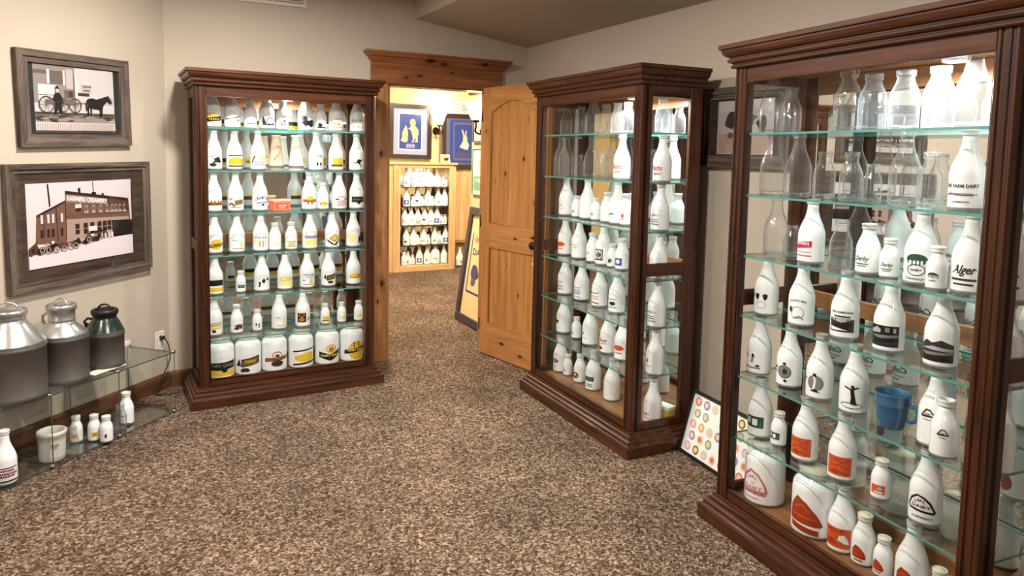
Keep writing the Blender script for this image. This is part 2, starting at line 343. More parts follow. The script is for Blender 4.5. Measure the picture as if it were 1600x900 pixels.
st('maroon_panel', 'maroon and olive panel', [('g', -.4, -1.8, 3.6, .4, .15, 'olive'), ('l', [(-3, -2), (-1.8, -1), (-.4, -2.6)], .7, 'maroon'), ('e', -2.2, .8, 1, .6, 'lgrey'), ('r', -2, -3.2, 2.6, -2.8, 'rose')], BK)
st('black_arch', 'black arched lettering', [('t', 'CREAM TOP', 0, .2, 6.6, 1.5, 1.1, 'black'), ('g', -2.6, -1.2, 2.6, -.8, .1, 'blue'), ('e', .4, -2, .7, .5, 'black')], BK)
st('amber_band', 'amber banner', [('r', -3.6, -1.2, 3.6, .2, 'amber'), ('e', 0, .6, 1.6, 1.2, 'yellow'), ('t', 'DAIRY', 0, -.5, 5, .8, 'brown'), ('r', -1.2, -2.1, -.5, -1.2, 'brown'), ('r', .5, -2.1, 1.2, -1.2, 'brown')], BK)
st('yellow_small', 'small amber print', [('e', 0, -1.2, 2.6, 1, 'amber'), ('e', 0, -1, 1.4, 1.4, 'yellow')], BK)
st('tan_lines', 'tan lettering lines', [('t', 'GRADE A', 0, 1.2, 4.6, .8, 'amber'), ('r', -3.2, -.3, -1.4, .3, 'dark'), ('r', 1.4, -.3, 3.2, .3, 'dark')] + lines(0, (-.9, -1.8, -2.7), 5.4, .5, 'rose', 14), BK)
st('black_banner', 'black banner', [('r', -3.2, -1.6, 3.6, 1.2, 'black'), ('p', [(-.8, -1.6), (1.8, -1.6), (.5, -2.7)], 'black'), ('t', 'DAIRY', 0, -.2, 4.6, .9, 'grey')], BK)
st('yellow_disc', 'yellow disc and black stripe', [('e', .4, -.8, 2.6, 2.4, 'yellow'), ('g', -3, -1.2, 3.8, -.6, .12, 'black'), ('g', -3, -1.9, 3.4, -1.5, .12, 'black')], BK)
st('yellow_drop', 'faint yellow drop', [('p', [(.8, -2.4), (1.3, 1.4), (1.8, -2.4)], 'yellow'), ('e', 1.3, -1.6, .9, 1, 'lyellow'), ('t', 'Farm', -1.6, .8, 2, .6, 'grey')] + lines(.4, (-3.1,), 6, .3, 'grey', 15), BK)
st('blue_text', 'blue text over yellow pattern', [('t', 'PURE MILK', 0, 1.4, 5.6, .7, .2, 'blue')] + [('r', x, -1.8, x+.5, .6, 'lyellow') for x in (-3, -2, 1.4, 2.4)] + [('r', -1, -2.8, -.6, .2, 'amber'), ('r', .4, -2.8, .8, .2, 'amber')], BK)
st('tan_small', 'faint tan print', [('r', -2.2, -.4, 2.2, 0, 'lyellow'), ('r', -1.6, -1.8, 1.6, -1.2, 'lyellow')])
st('yellow_lines', 'yellow band between lines', [('e', 0, -1, 2.4, .9, 'yellow'), ('r', -3, .3, 3, .6, 'dark'), ('r', -3, -2.8, 3, -2.4, 'dark')])
st('blue_yellow', 'blue band over pale yellow', [('r', -3.4, .2, 3.4, 1.6, 'violet'), ('r', -3.4, -3, 3.4, 0, 'lyellow')], BK)
st('diamond', 'black and yellow diamond', [('p', [(-3.6, -.4), (.3, -3), (3.6, .2), (3.4, -.8), (1.2, -3.6), (-.6, -3.4), (-3.2, -1.6)], 'black'), ('p', [(-2.4, -.2), (.4, 1.8), (3, .4), (.5, -1.9)], 'black'), ('p', [(-1.9, -.2), (.4, 1.5), (2.5, .3), (.5, -1.5)], 'yellow')], BK)
st('yellow_dark', 'yellow print beside dark picture', [('r', -3, -2.4, -.2, 1.4, 'lyellow'), ('p', blob(2.6, -.8, 1.3, 9, .8, 16, .5), 'dark'), ('p', blob(2.4, -2.4, .7, 7, 1, 17), 'dark')], BK)
st('black_yellow', 'black band above yellow', [('r', -3.8, -.8, 3.6, 1.8, 'black'), ('r', -3.8, -3.4, 3.6, -1.6, 'yellow')], [('r', -3.5, -.6, 3.5, 1.2, 'black'), ('r', -3.5, -2.6, 3.5, -.6, 'yellow')])
st('dark_box', 'small dark box print', [('r', -2.6, -1.6, 2.6, .8, 'dark'), ('t', 'MILK', 0, -.4, 3.6, 1, 'lgrey')], YB)
st('black_map', 'black map print', [('l', [(-1.6, -2.8), (-1, -.6), (-1.8, -1)], .7, 'black'), ('p', blob(.6, .2, .9, 9, 1.1, 18, .5), 'black'), ('p', blob(2.4, .7, .7, 8, 1, 19, .5), 'black')], [('r', -3.5, -.6, 3.5, 1.2, 'black'), ('r', -3.5, -2.6, 3.5, -.6, 'yellow')])
st('pale_yellow', 'pale yellow panel', [('r', -3.6, -3, 3.4, 1.2, 'lyellow'), ('g', -2.6, -.6, 2.6, -.2, .1, 'lgrey'), ('t', 'Farms', .4, .7, 2.4, .6, 'amber')], [('r', -3.5, -.6, 3.5, 1.2, 'black'), ('r', -3.5, -2.6, 3.5, -.6, 'yellow')])
st('blue_lines', 'blue lettering over yellow badge', [('t', 'SCHOOL MILK', 0, 1.4, 5.8, .8, 'blue'), ('t', 'DAIRY', .4, .2, 4, .7, 'blue'), ('r', 0, -2.6, 1.6, -.6, 'yellow'), ('r', -3, -1.5, -2.2, -.9, 'blue'), ('r', -3, -3.3, 3, -3, 'grey')], [('r', -3.5, -.6, 3.5, 1.2, 'black'), ('r', -3.5, -2.6, 3.5, -.6, 'yellow')])
st('flag', 'black and yellow flag', [('g', -1.4, -1.6, 3.6, 1, .22, 'black'), ('g', -1, -1.2, 3.2, .5, .22, 'olive'), ('p', [(-3, -.8), (-2, 1.2), (-1.4, -1.4)], 'black'), ('p', blob(.4, -2.8, .7, 8, 1.8, 20), 'dark')], [('r', -3.5, -.6, 3.5, 1.2, 'black'), ('r', -3.5, -2.6, 3.5, -.6, 'yellow')])
st('yellow_oval', 'yellow oval', [('e', .4, -.6, 3.4, 1, 'yellow'), ('e', .2, .2, 1.8, .7, 'yellow'), ('g', -3, -1.6, 3.6, -1.2, 0, 'olive'), ('e', 2.6, -.4, .6, .5, 'maroon')], [('r', -3.5, -.6, 3.5, 1.2, 'black'), ('r', -3.5, -2.6, 3.5, -.6, 'yellow')])
st('yellow_bands', 'two yellow bands', [('g', -3.6, -.6, 3.4, .4, .12, 'yellow'), ('g', -3.6, .8, 3.4, 1, .12, 'dark'), ('g', -3.6, -1.9, 2.6, -1.3, .12, 'yellow'), ('p', blob(-.6, -2.9, .7, 8, 1.4, 21), 'black')], BK)
st('purple_dark', 'dark plum hills print', [('p', blob(.6, -.6, 1.7, 11, 1.2, 22, .5), 'maroon'), ('p', blob(-1.4, -2, .9, 9, 1.8, 23), 'dark'), ('p', blob(2, -1.6, .9, 9, 1, 24), 'dark')], BK)
st('number_one', 'dark numeral one', [('t', '1', 1.1, -.8, .8, 3.4, 'dark'), ('p', blob(-1.2, .2, .9, 8, 1, 25, .5), 'maroon'), ('r', -1.6, -2.8, 0, -2.5, 'grey')])
st('brown_square', 'dark brown square', [('r', -3, -2.6, 1.2, 2, 'black'), ('o', -.9, .9, 1.5, 1, .4, 'amber'), ('p', blob(-.9, -1.2, 1, 8, 1.2, 26, .5), 'amber'), ('p', blob(2.6, -1, .9, 8, .9, 27, .5), 'lgrey')], BK)
st('yellow_faint', 'faint yellow print', [('r', -1.6, -2, 1.8, .4, 'lyellow'), ('r', -1.4, -2.4, 1.4, -2.2, 'amber')], [('r', -2, -2, 2, .4, 'lyellow')])
st('jar_band', 'black band over yellow', [('g', -4.6, -1.6, 4.6, .9, .06, 'black'), ('t', 'DAIRY QUEEN', 0, -.2, 8, 1.1, 'grey'), ('r', -4.6, -3.4, 4.6, -1.7, 'yellow'), ('e', .6, -1.7, .9, .7, 'black')])
st('jar_flag', 'olive flag', [('g', -2.2, -1.2, 3.8, 1.4, .18, 'black'), ('g', -1.8, -.9, 3.3, 1, .18, 'olive'), ('t', 'DAIRY', .8, .2, 3.6, .8, 'yellow'), ('p', [(-4.2, -1.2), (-3, 1), (-2.2, -1.4)], 'black'), ('p', blob(-.8, -2.6, .8, 8, 1.7, 30), 'dark')])
st('jar_ribbon', 'brown ribbon', [('g', -4.2, -.7, 4.2, .5, .07, 'brown'), ('g', -3.8, -.4, 3.8, .3, .07, 'amber'), ('t', 'CREAMERY', 0, -.06, 6.4, .6, 'brown'), ('o', 0, 1.2, 1.6, 1.2, .3, 'amber'), ('e', 0, -1.6, 2, 1, 'dark'), ('e', 0, 1, .7, .5, 'brown')])
st('jar_oval', 'golden oval between dark bars', [('g', -4, 1.5, 4.2, 2, .1, 'black'), ('g', -4, -3, 4.2, -2.4, .1, 'black'), ('e', .2, -.8, 3.7, 1.3, 'yellow'), ('e', 1.2, -.2, 2.4, 1.2, 'yellow')])
st('jar_chevron', 'black chevron', [('p', [(-4, .3), (0, -.7), (4, .8), (4, -1.2), (0, -3), (-4, -1.6)], 'black'), ('o', .3, 1.2, 1.9, 1.5, .5, 'yellow'), ('e', .3, 1, 1, .9, 'amber'), ('t', 'DAIRY GOLD', 0, -1.1, 6.4, .8, 'lyellow')])
st('jar_sun', 'yellow sun under black ribbon', [('e', .2, -.4, 3, 3.2, 'yellow'), ('r', -1, .6, -.5, 2.6, 'olive'), ('r', .6, .8, 1.1, 2.8, 'olive'), ('g', -4.2, -1, 4.6, .4, .14, 'black'), ('t', 'DAIRY CREAM', .2, -.28, 6.4, .8, 'lyellow')])
# middle cabinet
st('plain', 'no print', [])
st('red_script', 'red script', [('t', 'Roths', 0, .4, 5.4, 2, 'red'), ('t', 'DAIRY', .6, -1.8, 3.6, .9, 'maroon')], [('t', 'Roths', 0, -.4, 5.4, 1.6, 'red')])
st('pale_red', 'pale red print', [('t', 'MILK', 0, .2, 2.6, .8, 'pink'), ('r', -2, -1.6, 2, -1.4, 'pink')])
st('grey_small', 'small grey emblem', [('e', -.2, -.6, 1.1, .9, 'grey'), ('r', -1.6, -2.2, 1.6, -1.9, 'lgrey')])
st('grey_line', 'grey line print', [('g', -2.6, -1.1, 1.4, -.6, .12, 'dark'), ('r', -2, -2.4, 2, -2.2, 'lgrey')])
st('red_small', 'small red print', [('p', blob(0, .4, 1.3, 8, 1, 31, .5), 'red'), ('t', 'MILK', 0, -1.6, 3, .9, 'red')])
st('grey_text', 'grey lettering', [('t', 'DAIRY', 0, .9, 4.6, .8, .3, 'grey')] + lines(0, (-.4, -1.2, -2.2), 5, .4, 'grey', 32), [('t', 'Dairy', 0, 0, 5, 1.6, 'dark')])
st('orange_print', 'orange print', [('e', .2, .3, 2.6, 1.1, 'orange'), ('t', 'FARM', .2, -1.8, 3.4, .8, 'orange')])
st('pink_text', 'pink lettering', [('t', 'DAIRY', 0, 1.4, 4, .8, 'pink'), ('t', 'co.', .4, .2, 2, .6, 'rose')])
st('pink_small', 'small pink print', [('t', 'Milk', 0, .4, 3.4, 1.6, 'pink'), ('e', -.4, -3, .6, .3, 'orange')])
st('black_photo_s', 'black cat picture', [('r', -2.8, -2.8, 2.4, 2, 'black'), ('r', -2.4, -2.2, 2, 1.6, 'white'), ('p', blob(.4, -.6, 1.1, 9, 1, 33, .4), 'black')])
st('black_small', 'small black cat picture', [('p', blob(.2, -.6, 1.3, 9, 1, 34, .4), 'black'), ('o', 0, -.4, 2.2, 2, .3, 'dark')])
st('blue_block', 'blue block', [('r', -2.4, -2.6, 2.4, 1.6, 'blue'), ('e', 0, -.4, 1.2, 1.2, 'white')])
st('violet_text', 'violet lettering', [('t', 'CREAM', 0, 1, 4.6, .8, 'violet')] + lines(0, (-.2, -1, -1.8), 5, .5, 'violet', 35) + [('g', -2.6, -3.2, 2.4, -2.9, -.1, 'grey')], [('t', 'Dairy', 0, 0, 5, 1.6, 'dark')])
st('red_lines', 'rose lettering', [('t', 'DAIRY', -.2, 1.2, 4.6, .7, 'maroon')] + lines(0, (-.2, -1.2), 4.6, .35, 'rose', 36) + [('g', -2.8, -3.2, 2, -2.8, -.12, 'maroon')], [('t', 'Dairy', 0, 0, 5, 1.6, 'dark')])
st('black_oval', 'black oval', [('e', 0, -.8, 1.5, .8, 'black'), ('t', 'DAIRY', 0, 1, 4, .6, 'grey')] + lines(0, (-2.4,), 4.6, .3, 'dark', 37), [('t', 'Dairy', 0, 0, 5, 1.6, 'dark')])
st('black_blot', 'black spotted print', [('p', blob(-1.2, .8, .9, 9, 1.8, 38, .5), 'black'), ('g', -2.8, -.1, .4, .2, -.3, 'dark')])
st('black_dot', 'small black dot print', [('p', blob(-.6, .3, .6, 8, 1, 39, .4), 'black'), ('r', -1, -1.8, 1.4, -1.6, 'lgrey')])
st('maroon_script', 'maroon script', [('t', 'Rose', 0, .8, 4, 1.4, 'maroon'), ('t', 'DAIRY', .2, -.6, 4.4, .7, 'rose'), ('p', blob(-1, -2.6, .8, 8, 1.6, 40, .5), 'maroon')])
st('orange_small', 'small orange print', [('p', blob(-.8, .6, .8, 8, .8, 41, .4), 'orange'), ('g', -2, -1.6, 1, -1.2, 0, 'rose')])
st('maroon_oval', 'dark maroon oval', [('e', -.2, .6, 2.6, 1.1, 'maroon'), ('e', -.2, .6, 1.9, .6, 'violet')] + lines(0, (-1.6, -2.4), 3.6, .3, 'rose', 42))
st('maroon_half', 'maroon half circle', [('e', 0, -.4, 2.3, 2, 'maroon'), ('l', [(-1.4, -.8), (0, .8), (1, -1.2)], .5, 'white')])
st('green_bar', 'dark green bar', [('r', -2.8, -.6, 2.4, 1.4, 'dgreen'), ('t', 'TROY', -.2, .4, 4, 1, 'grey')] + lines(0, (-2, -2.8), 4.6, .4, 'green', 43))
st('maroon_small', 'small maroon lettering', [('t', 'DAIRY', -.6, -1, 3.6, .9, 'maroon'), ('g', -2.6, -2.6, 1.6, -2.3, 0, 'rose')])
# right cabinet
CLG = [('t', 'College', 0, -.4, 6.6, 2.3, 'dark'), ('l', [(-3, -2.2), (0, -2), (3.2, -1.6)], .2, 'dark'), ('r', -1.6, -3.2, 1.6, -2.9, 'dark')]
GRN = [('t', 'College', 0, -.6, 6, 2, 'dgreen'), ('r', -1.6, -2.6, 1.6, -2.3, 'green')]
st('farm_text', 'black farm dairy lettering', [('t', 'THE FARM DAIRY', 0, .6, 7.4, .8, -.1, 'black'), ('l', [(-3.6, -1.5), (-1.6, -1.1), (.4, -1.6), (3.4, -1.3)], .16, 'dark'), ('t', 'Oconomowoc', 0, -1.2, 5, .9, 'grey'), ('t', 'COOPERATIVE', 0, -3, 3.6, .4, 'dark')])
st('black_script', 'black script', [('t', 'Alger', 0, .2, 5, 2.6, 'black'), ('r', -2.6, -2, 2.6, -1.5, 'dark'), ('r', -2, -3, 2, -2.6, 'dark')], CLG)
st('red_stamp', 'tilted red stamp', [('g', -3.2, -.6, 2.2, 1.2, .12, 'red'), ('t', 'BROWN\'S', -.6, .6, 4.2, .9, .1, 'white'), ('g', -2.2, -1.8, 2, -1.5, 0, 'pink'), ('g', -2.6, -2.9, 2.2, -2.5, 0, 'rose')])
st('green_script', 'green script', [('t', 'Derby', 0, .2, 5, 2.2, 'green'), ('r', -2.2, -1.6, 2.2, -1.2, 'green'), ('r', -1.6, -2.3, 1.6, -2, 'green')], GRN)
st('green_dome', 'green dome', [('e', .6, 1, 2.4, 1.4, 'dgreen'), ('r', -2.6, -.4, 3.6, .9, 'white'), ('r', -1.6, .8, 3, 1.1, 'dgreen'), ('o', .6, -1.4, 2, 1.4, .2, 'dark'), ('t', 'DAIRY', .6, -1.4, 2.4, .6, 'dark'), ('t', 'Century', .4, -3.5, 4.4, .8, 'green'), ('p', blob(-3.6, .6, .6, 7, .8, 44, .5), 'dgreen'), ('p', blob(-3.4, -1.8, .7, 7, .8, 45, .5), 'dgreen')], GRN)
st('green_dome_s', 'small green dome', [('e', 0, .4, 1.9, 1.1, 'dgreen'), ('r', -2.2, -.6, 2.2, .3, 'white'), ('r', -2, -.3, 2, 0, 'dgreen'), ('t', 'DAIRY', 0, -1.6, 2.6, .6, 'dgreen')], GRN)
st('three_cows', 'three black cow heads', sum([[('p', [(x-.7, 1.6), (x+.7, 1.6), (x+.45, .2), (x, -.3), (x-.45, .2)], 'black'), ('e', x, 1, .7, .7, 'black')] for x in (-2.8, -.6, 1.8)], []) + [('o', .6, -1.6, 1.6, 1.1, .12, 'lgrey')], CLG)
st('line_drawing', 'fine line drawing', [('t', 'COUNTRY MILK', 0, 2, 5, .6, .4, 'dark'), ('p', blob(-2, -.3, .8, 9, .7, 46, .4), 'black'), ('o', 0, -1, 1.9, 1.7, .15, 'grey'), ('l', [(-1, -2.8), (.6, -2), (1.8, -2.9)], .3, 'grey')], CLG)
st('boat', 'black scene with boat', [('t', 'THE HOMESTEAD', 0, 2.3, 5.8, .6, 'black'), ('r', -2, 1, 2.2, 1.4, 'dark'), ('r', -3.2, -2.9, 3.2, .6, 'dark'), ('p', [(-3, .2), (0, -.4), (3, .5), (1.6, 1), (-1.8, .8)], 'lgrey'), ('p', [(-2.4, -1), (2.6, -.4), (1.6, -2), (-.6, -1.9)], 'black'), ('p', [(-3, -1.6), (-.8, -1.9), (1.6, -2.4), (-2.6, -2.6)], 'white')], CLG)
st('black_photo', 'black farmyard photograph', [('r', -3.6, -3.4, 3.6, 1.8, 'black'), ('p', [(-3.4, .4), (-1.6, 1.4), (-.6, .8), (-.6, 0), (-3.4, -.3)], 'lgrey'), ('r', .4, .2, 1.4, 1.4, 'grey'), ('r', 2.2, .2, 2.8, 1.3, 'lgrey'), ('p', [(-3.4, -.8), (3.4, -.3), (3.4, -.9), (-1, -1.4)], 'grey'), ('p', [(-3.4, -2.8), (3.2, -2), (3.4, -3), (-3, -3.2)], 'dark')], CLG)
st('landscape', 'dark hillside landscape', [('p', [(-3.8, .2), (-2.2, 1.5), (-.8, .9), (1, 1.7), (3.8, .6), (3.8, -3.4), (-3.8, -3.4)], 'dark'), ('p', [(-3.6, -.6), (-.6, .2), (3.6, -.3), (3.6, -.9), (-1, -.7)], 'lgrey'), ('p', [(-3.6, -1.4), (3.6, -1), (3.6, -1.5), (-2, -2)], 'grey'), ('p', [(-3.6, -2.2), (1, -2), (3.6, -2.8), (3.6, -3.2), (-3.4, -3.1)], 'black')], CLG)
st('figure', 'small standing figure', [('p', blob(.2, 1, .7, 8, .8, 47), 'black'), ('l', [(.2, .6), (0, -1.2)], .7, 'grey'), ('t', 'MILK', -2.4, .8, 1.8, .8, 'dark'), ('g', -3.2, -2.9, 2.6, -2.6, 0, 'dark'), ('p', blob(1.8, -2, .4, 7, 1.5, 48), 'black')], CLG)
st('ring_emblem', 'round grey emblem', [('e', .4, -.4, 1.9, 1.8, 'grey'), ('o', .4, -.4, 2, 1.9, .2, 'black'), ('e', .4, 2, .5, .4, 'black'), ('e', .6, -.3, .7, .9, 'dark'), ('e', .8, -3, .5, .4, 'black'), ('t', 'MI', -2.6, .6, 1.4, .8, 'dark'), ('t', 'LK', -2.6, -.6, 1.4, .8, 'dark')], CLG)
st('ring_figure', 'figure in grey circle', [('e', .6, -.2, 2.1, 2, 'grey'), ('o', .6, -.2, 2.2, 2.1, .15, 'dark'), ('l', [(.2, 1.6), (.6, .4), (.2, -2.4)], .6, 'white'), ('e', .4, 2, .5, .5, 'black'), ('p', [(-.8, -2.6), (2, -2.8), (.6, -1.8)], 'black'), ('t', 'DAIRY', -2.8, .6, 1.6, .7, 'dark')], CLG)
st('dancer', 'black dancing figure', [('l', [(-1.4, 2.2), (.4, 1.6), (2, 2.4)], .4, 'black'), ('p', [(0, 2), (.9, 1.8), (1.4, -1), (1.8, -2.4), (.2, -2.2), (.3, -.4)], 'black'), ('e', .6, 2.4, .4, .45, 'black'), ('o', .4, -2.6, 2.8, .8, .18, 'dark')], CLG)
st('crest_small', 'small grey triangular crest', [('p', [(-1.6, 2.4), (-.4, 4.1), (.6, 4), (1.6, 2.6), (1.4, 2.2), (-1.4, 2)], 'dark'), ('p', [(-1.1, 2.5), (-.2, 3.7), (.5, 3.6), (1.2, 2.6)], 'white'), ('t', 'DAIRY', 0, 2.8, 1.6, .5, 'dark'), ('r', -.9, 1.4, .9, 1.6, 'grey')])
st('green_pic', 'dark green picture', [('r', -3, -1.9, 2.8, 1.6, 'dgreen'), ('r', -.6, -1.2, 1, .8, 'white'), ('r', -2.6, -.8, -1.2, 1, 'lgrey'), ('p', [(1.5, -1.6), (2, 1.2), (2.4, -1.6)], 'green')])
st('orange_square', 'orange square', [('r', -3.2, -3.4, 3.2, 1.8, 'orange'), ('l', [(-2.6, .6), (-.4, 1), (.6, .2), (2.4, 1)], .3, 'dorange'), ('l', [(-2.4, -1), (0, -.4), (2.4, -1.4)], .3, 'dorange'), ('p', blob(-1, -2.4, .6, 8, 2, 50, .5), 'dorange'), ('l', [(0, -2.2), (2.4, -2.8)], .3, 'dorange')], [('e', 0, -1, 2, 2.2, 'dorange')])
st('orange_half', 'orange banner', [('r', -3, -2.6, 2.6, 1.2, 'orange'), ('e', .6, -.4, 1, .8, 'lgrey'), ('r', -1.6, -2.2, 1.8, -1.6, 'white')], [('e', 0, -1, 2, 2.2, 'dorange')])
st('black_crest', 'large black crest', [('p', [(-3.4, -.6), (-2.6, 1.2), (-1, 2.4), (.6, 2), (2, .8), (3.2, -1.4), (2.8, -2), (-2.8, -1.6)], 'black'), ('p', [(-2.8, -.6), (-2.2, .8), (-.9, 1.9), (.4, 1.5), (1.6, .4), (2.6, -1.4), (-2.4, -1.1)], 'white'), ('t', 'LAKE', -.4, .7, 2.2, .8, .3, 'black'), ('t', 'DAIRY', -.1, -.4, 4, .8, 'black'), ('t', 'A DIFFERENCE', .2, -3, 4.6, .5, 'black')], [('e', 0, -1, 2, 2.2, 'dorange')])
st('red_crest', 'rose crest', [('p', [(-3.2, -.8), (-2.4, 1.6), (-.6, 3.2), (1.2, 2.4), (2.6, .4), (3.2, -1.2), (2.8, -2.2), (-2.8, -1.9)], 'rose'), ('p', [(-2.6, -.9), (-1.9, 1.3), (-.5, 2.6), (1, 1.9), (2.2, .2), (2.6, -1.2), (-2.3, -1.4)], 'white'), ('t', 'LAKE', -.3, 1.2, 2.4, .8, .3, 'rose'), ('t', 'TO', 0, .2, 1, .6, 'rose'), ('t', 'DAIRY', 0, -.8, 4, .9, 'rose'), ('t', 'SUPREME', 0, -1.8, 4.4, .6, 'rose'), ('r', -1.8, -3, 1.4, -2.8, 'pink')])
st('red_shield', 'large dark orange shield', [('p', [(-3.8, -1.4), (-3.6, 1.2), (-2, 3.4), (0, 2.4), (2, .4), (3.2, -1.6), (2.6, -2), (-3.4, -1.8)], 'dorange'), ('l', [(-2.6, 1), (-1, 1.8), (.6, .6)], .3, 'orange'), ('l', [(-2.8, -.4), (2, -.6)], .4, 'orange'), ('g', -3.2, -3.4, 2.4, -2.3, -.12, 'dorange')])
st('orange_milk', 'orange milk panel', [('r', -3.6, -3.4, 3.6, 2, 'orange'), ('t', 'MILK', -.2, 1.2, 5, 1, 'dorange'), ('p', [(.6, 0), (2, .4), (2.8, -.8), (3.3, -2), (2.2, -2), (.4, -1.2)], 'white'), ('p', blob(-1.4, -2, .8, 8, 2, 51, .5), 'dorange')])
st('orange_shield', 'dark orange shield', [('p', [(-3, -2), (-2.8, .6), (-1.6, 2.2), (0, 1.6), (1.4, 0), (2, -1.6), (1.6, -2.4), (-2.4, -2.4)], 'dorange'), ('l', [(-2.2, .4), (-.4, .8), (.6, -.4)], .3, 'orange'), ('l', [(-2.4, -1), (1, -1.2)], .35, 'orange'), ('r', -2.2, -3.3, 1, -2.8, 'dorange')])
# ------------------------------------------------------------ bottles
PROF = {
 'Q': dict(r=.047, zc=.066, s=1.0, body=[(0,.004),(.040,0),(.0455,.003),(.047,.010),(.047,.018),(.047,.104),(.0462,.114),(.043,.128),(.037,.145),(.0305,.160),(.025,.175),(.0215,.190),(.0198,.204),(.0192,.220)], neck=(.0192,.220), rim=.0232, top=.238),
 'P': dict(r=.038, zc=.050, s=.74, body=[(0,.003),(.032,0),(.0368,.003),(.038,.009),(.038,.016),(.038,.086),(.0372,.094),(.034,.106),(.0285,.120),(.024,.130),(.0212,.140),(.0205,.152)], neck=(.0205,.152), rim=.0242, top=.172),
 'H': dict(r=.030, zc=.042, s=.60, body=[(0,.003),(.025,0),(.029,.003),(.030,.008),(.030,.014),(.030,.068),(.0292,.076),(.0265,.086),(.0222,.096),(.0188,.104),(.0175,.112)], neck=(.0175,.112), rim=.0212, top=.131),
 'J': dict(r=.078, zc=.086, s=1.3, body=[(0,.004),(.070,0),(.076,.004),(.078,.012),(.078,.020),(.078,.168),(.0765,.182),(.072,.194),(.063,.204),(.0545,.210),(.052,.218)], neck=(.052,.218), rim=.057, top=.240),
 'W': dict(r=.045, zc=.060, s=.8, body=[(0,.003),(.040,0),(.0438,.003),(.045,.009),(.045,.016),(.045,.100),(.044,.110),(.040,.124),(.033,.140),(.0275,.152),(.0255,.162),(.0245,.170)], neck=(.0245,.170), rim=.029, top=.190),
}
_bm = {}
def body_mesh(kind, mat, fill):
    key = (kind, mat, fill)
    if key in _bm: return _bm[key]
    P = PROF[kind]; pr = P['body']; mb = MB(); n = 24 if kind in 'QJ' else 20
    if fill:
        mids = [1 if pr[i+1][1] <= pr[3][1]+1e-6 else 0 for i in range(len(pr)-1)]
        r0, z0 = P['neck']; mb.lathe(pr + [(0, z0)], n, mids=mids+[0])
        me = mb.mesh('bottle_body', [M[mat], M['foot']])
    else:
        r0, z0 = P['neck']; mb.lathe([(0, .004)] + pr[1:], n)
        mb.lathe([(0, .012), (pr[1][0], .0125), (pr[4][0]-.004, .018)], n)     # thick floor of the glass
        if kind == 'Q' and mat == 'bulb':
            pass
        me = mb.mesh('bottle_body', [M[mat]])
    _bm[key] = me; return me
def rim_mesh(kind, mat):
    key = ('rim', kind, mat)
    if key in _bm: return _bm[key]
    P = PROF[kind]; r0, z0 = P['neck']; R, t = P['rim'], P['top']; h = t-z0
    mb = MB(); mb.lathe([(r0, z0), (R-.0008, z0+.001), (R, z0+h*.18), (R-.0012, z0+h*.42), (R-.0016, z0+h*.5), (R, z0+h*.62), (R, t-.0015), (R-.001, t), (R-.004, t), (R-.0048, t-.002), (r0-.004, z0+h*.4), (0.0, z0+h*.4)], 24)
    _bm[key] = mb.mesh('rim', [M[mat]]); return _bm[key]
def cap_mesh(kind):
    key = ('cap', kind)
    if key in _bm: return _bm[key]
    P = PROF[kind]; R, t = P['rim'], P['top']
    mb = MB(); mb.lathe([(R-.005, t-.003), (R-.005, t-.0008), (0, t-.0008)], 20)
    _bm[key] = mb.mesh('cap', [M['cap']]); return _bm[key]
_pr = {}
def print_mesh(style, kind):
    key = (style, kind)
    if key not in _pr:
        P = PROF[kind]; w_, fr, bk = S[style]; sc = P['s']*1.32 if kind != 'J' else P['s']*1.45
        a = prims_mesh('print', fr, cyl_map(P['r'], P['zc'], sc)) if fr else None
        b = prims_mesh('print', bk, cyl_map(P['r'], P['zc'], sc, math.pi)) if bk else None
        _pr[key] = (a, b)
    return _pr[key]
ORD = ['first', 'second', 'third', 'fourth', 'fifth', 'sixth', 'seventh', 'eighth', 'ninth', 'tenth', 'eleventh']
SIZE = {'W': 'broad', 'Q': 'tall', 'P': 'medium', 'H': 'small', 'J': 'squat wide'}
def bottle(kind, style, label, loc, rotz, group):
    name = 'milk_jar' if kind == 'J' else 'milk_bottle'
    t = thing(name, label, 'jar' if kind == 'J' else 'bottle', loc, rotz, group)
    if style in ('c', 'cw', 'cb'):
        mat = 'frost' if style == 'cw' else 'clear'
        if style == 'cb':
            mb = MB(); pr = PROF['Q']['body'][1:10] + [(.026,.168),(.0225,.178),(.022,.182),(.028,.190),(.0325,.202),(.032,.214),(.026,.224),(.021,.228)]
            mb.lathe([(0, .004)] + pr, 24); mb.lathe([(0, .012), (.04, .0125), (.043, .018)], 24)
            mb.obj('body', [M['clear']], t)
            r2 = MB().lathe([(.021, .228), (.0235, .229), (.0238, .24), (.020, .241), (.018, .234)], 24).obj('rim', [M['clear']], t)
            return t
        link('body', body_mesh(kind, mat, False), t); link('rim', rim_mesh(kind, mat), t)
        return t
    link('body', body_mesh(kind, 'milk', True), t); link('rim', rim_mesh(kind, 'rim'), t)
    if kind in 'HJ' or (kind == 'P' and random.random() < .5): link('cap', cap_mesh(kind), t)
    a, b = print_mesh(style, kind)
    if a: link('label_print', a, t)
    if b: link('rear_print', b, t)
    return t
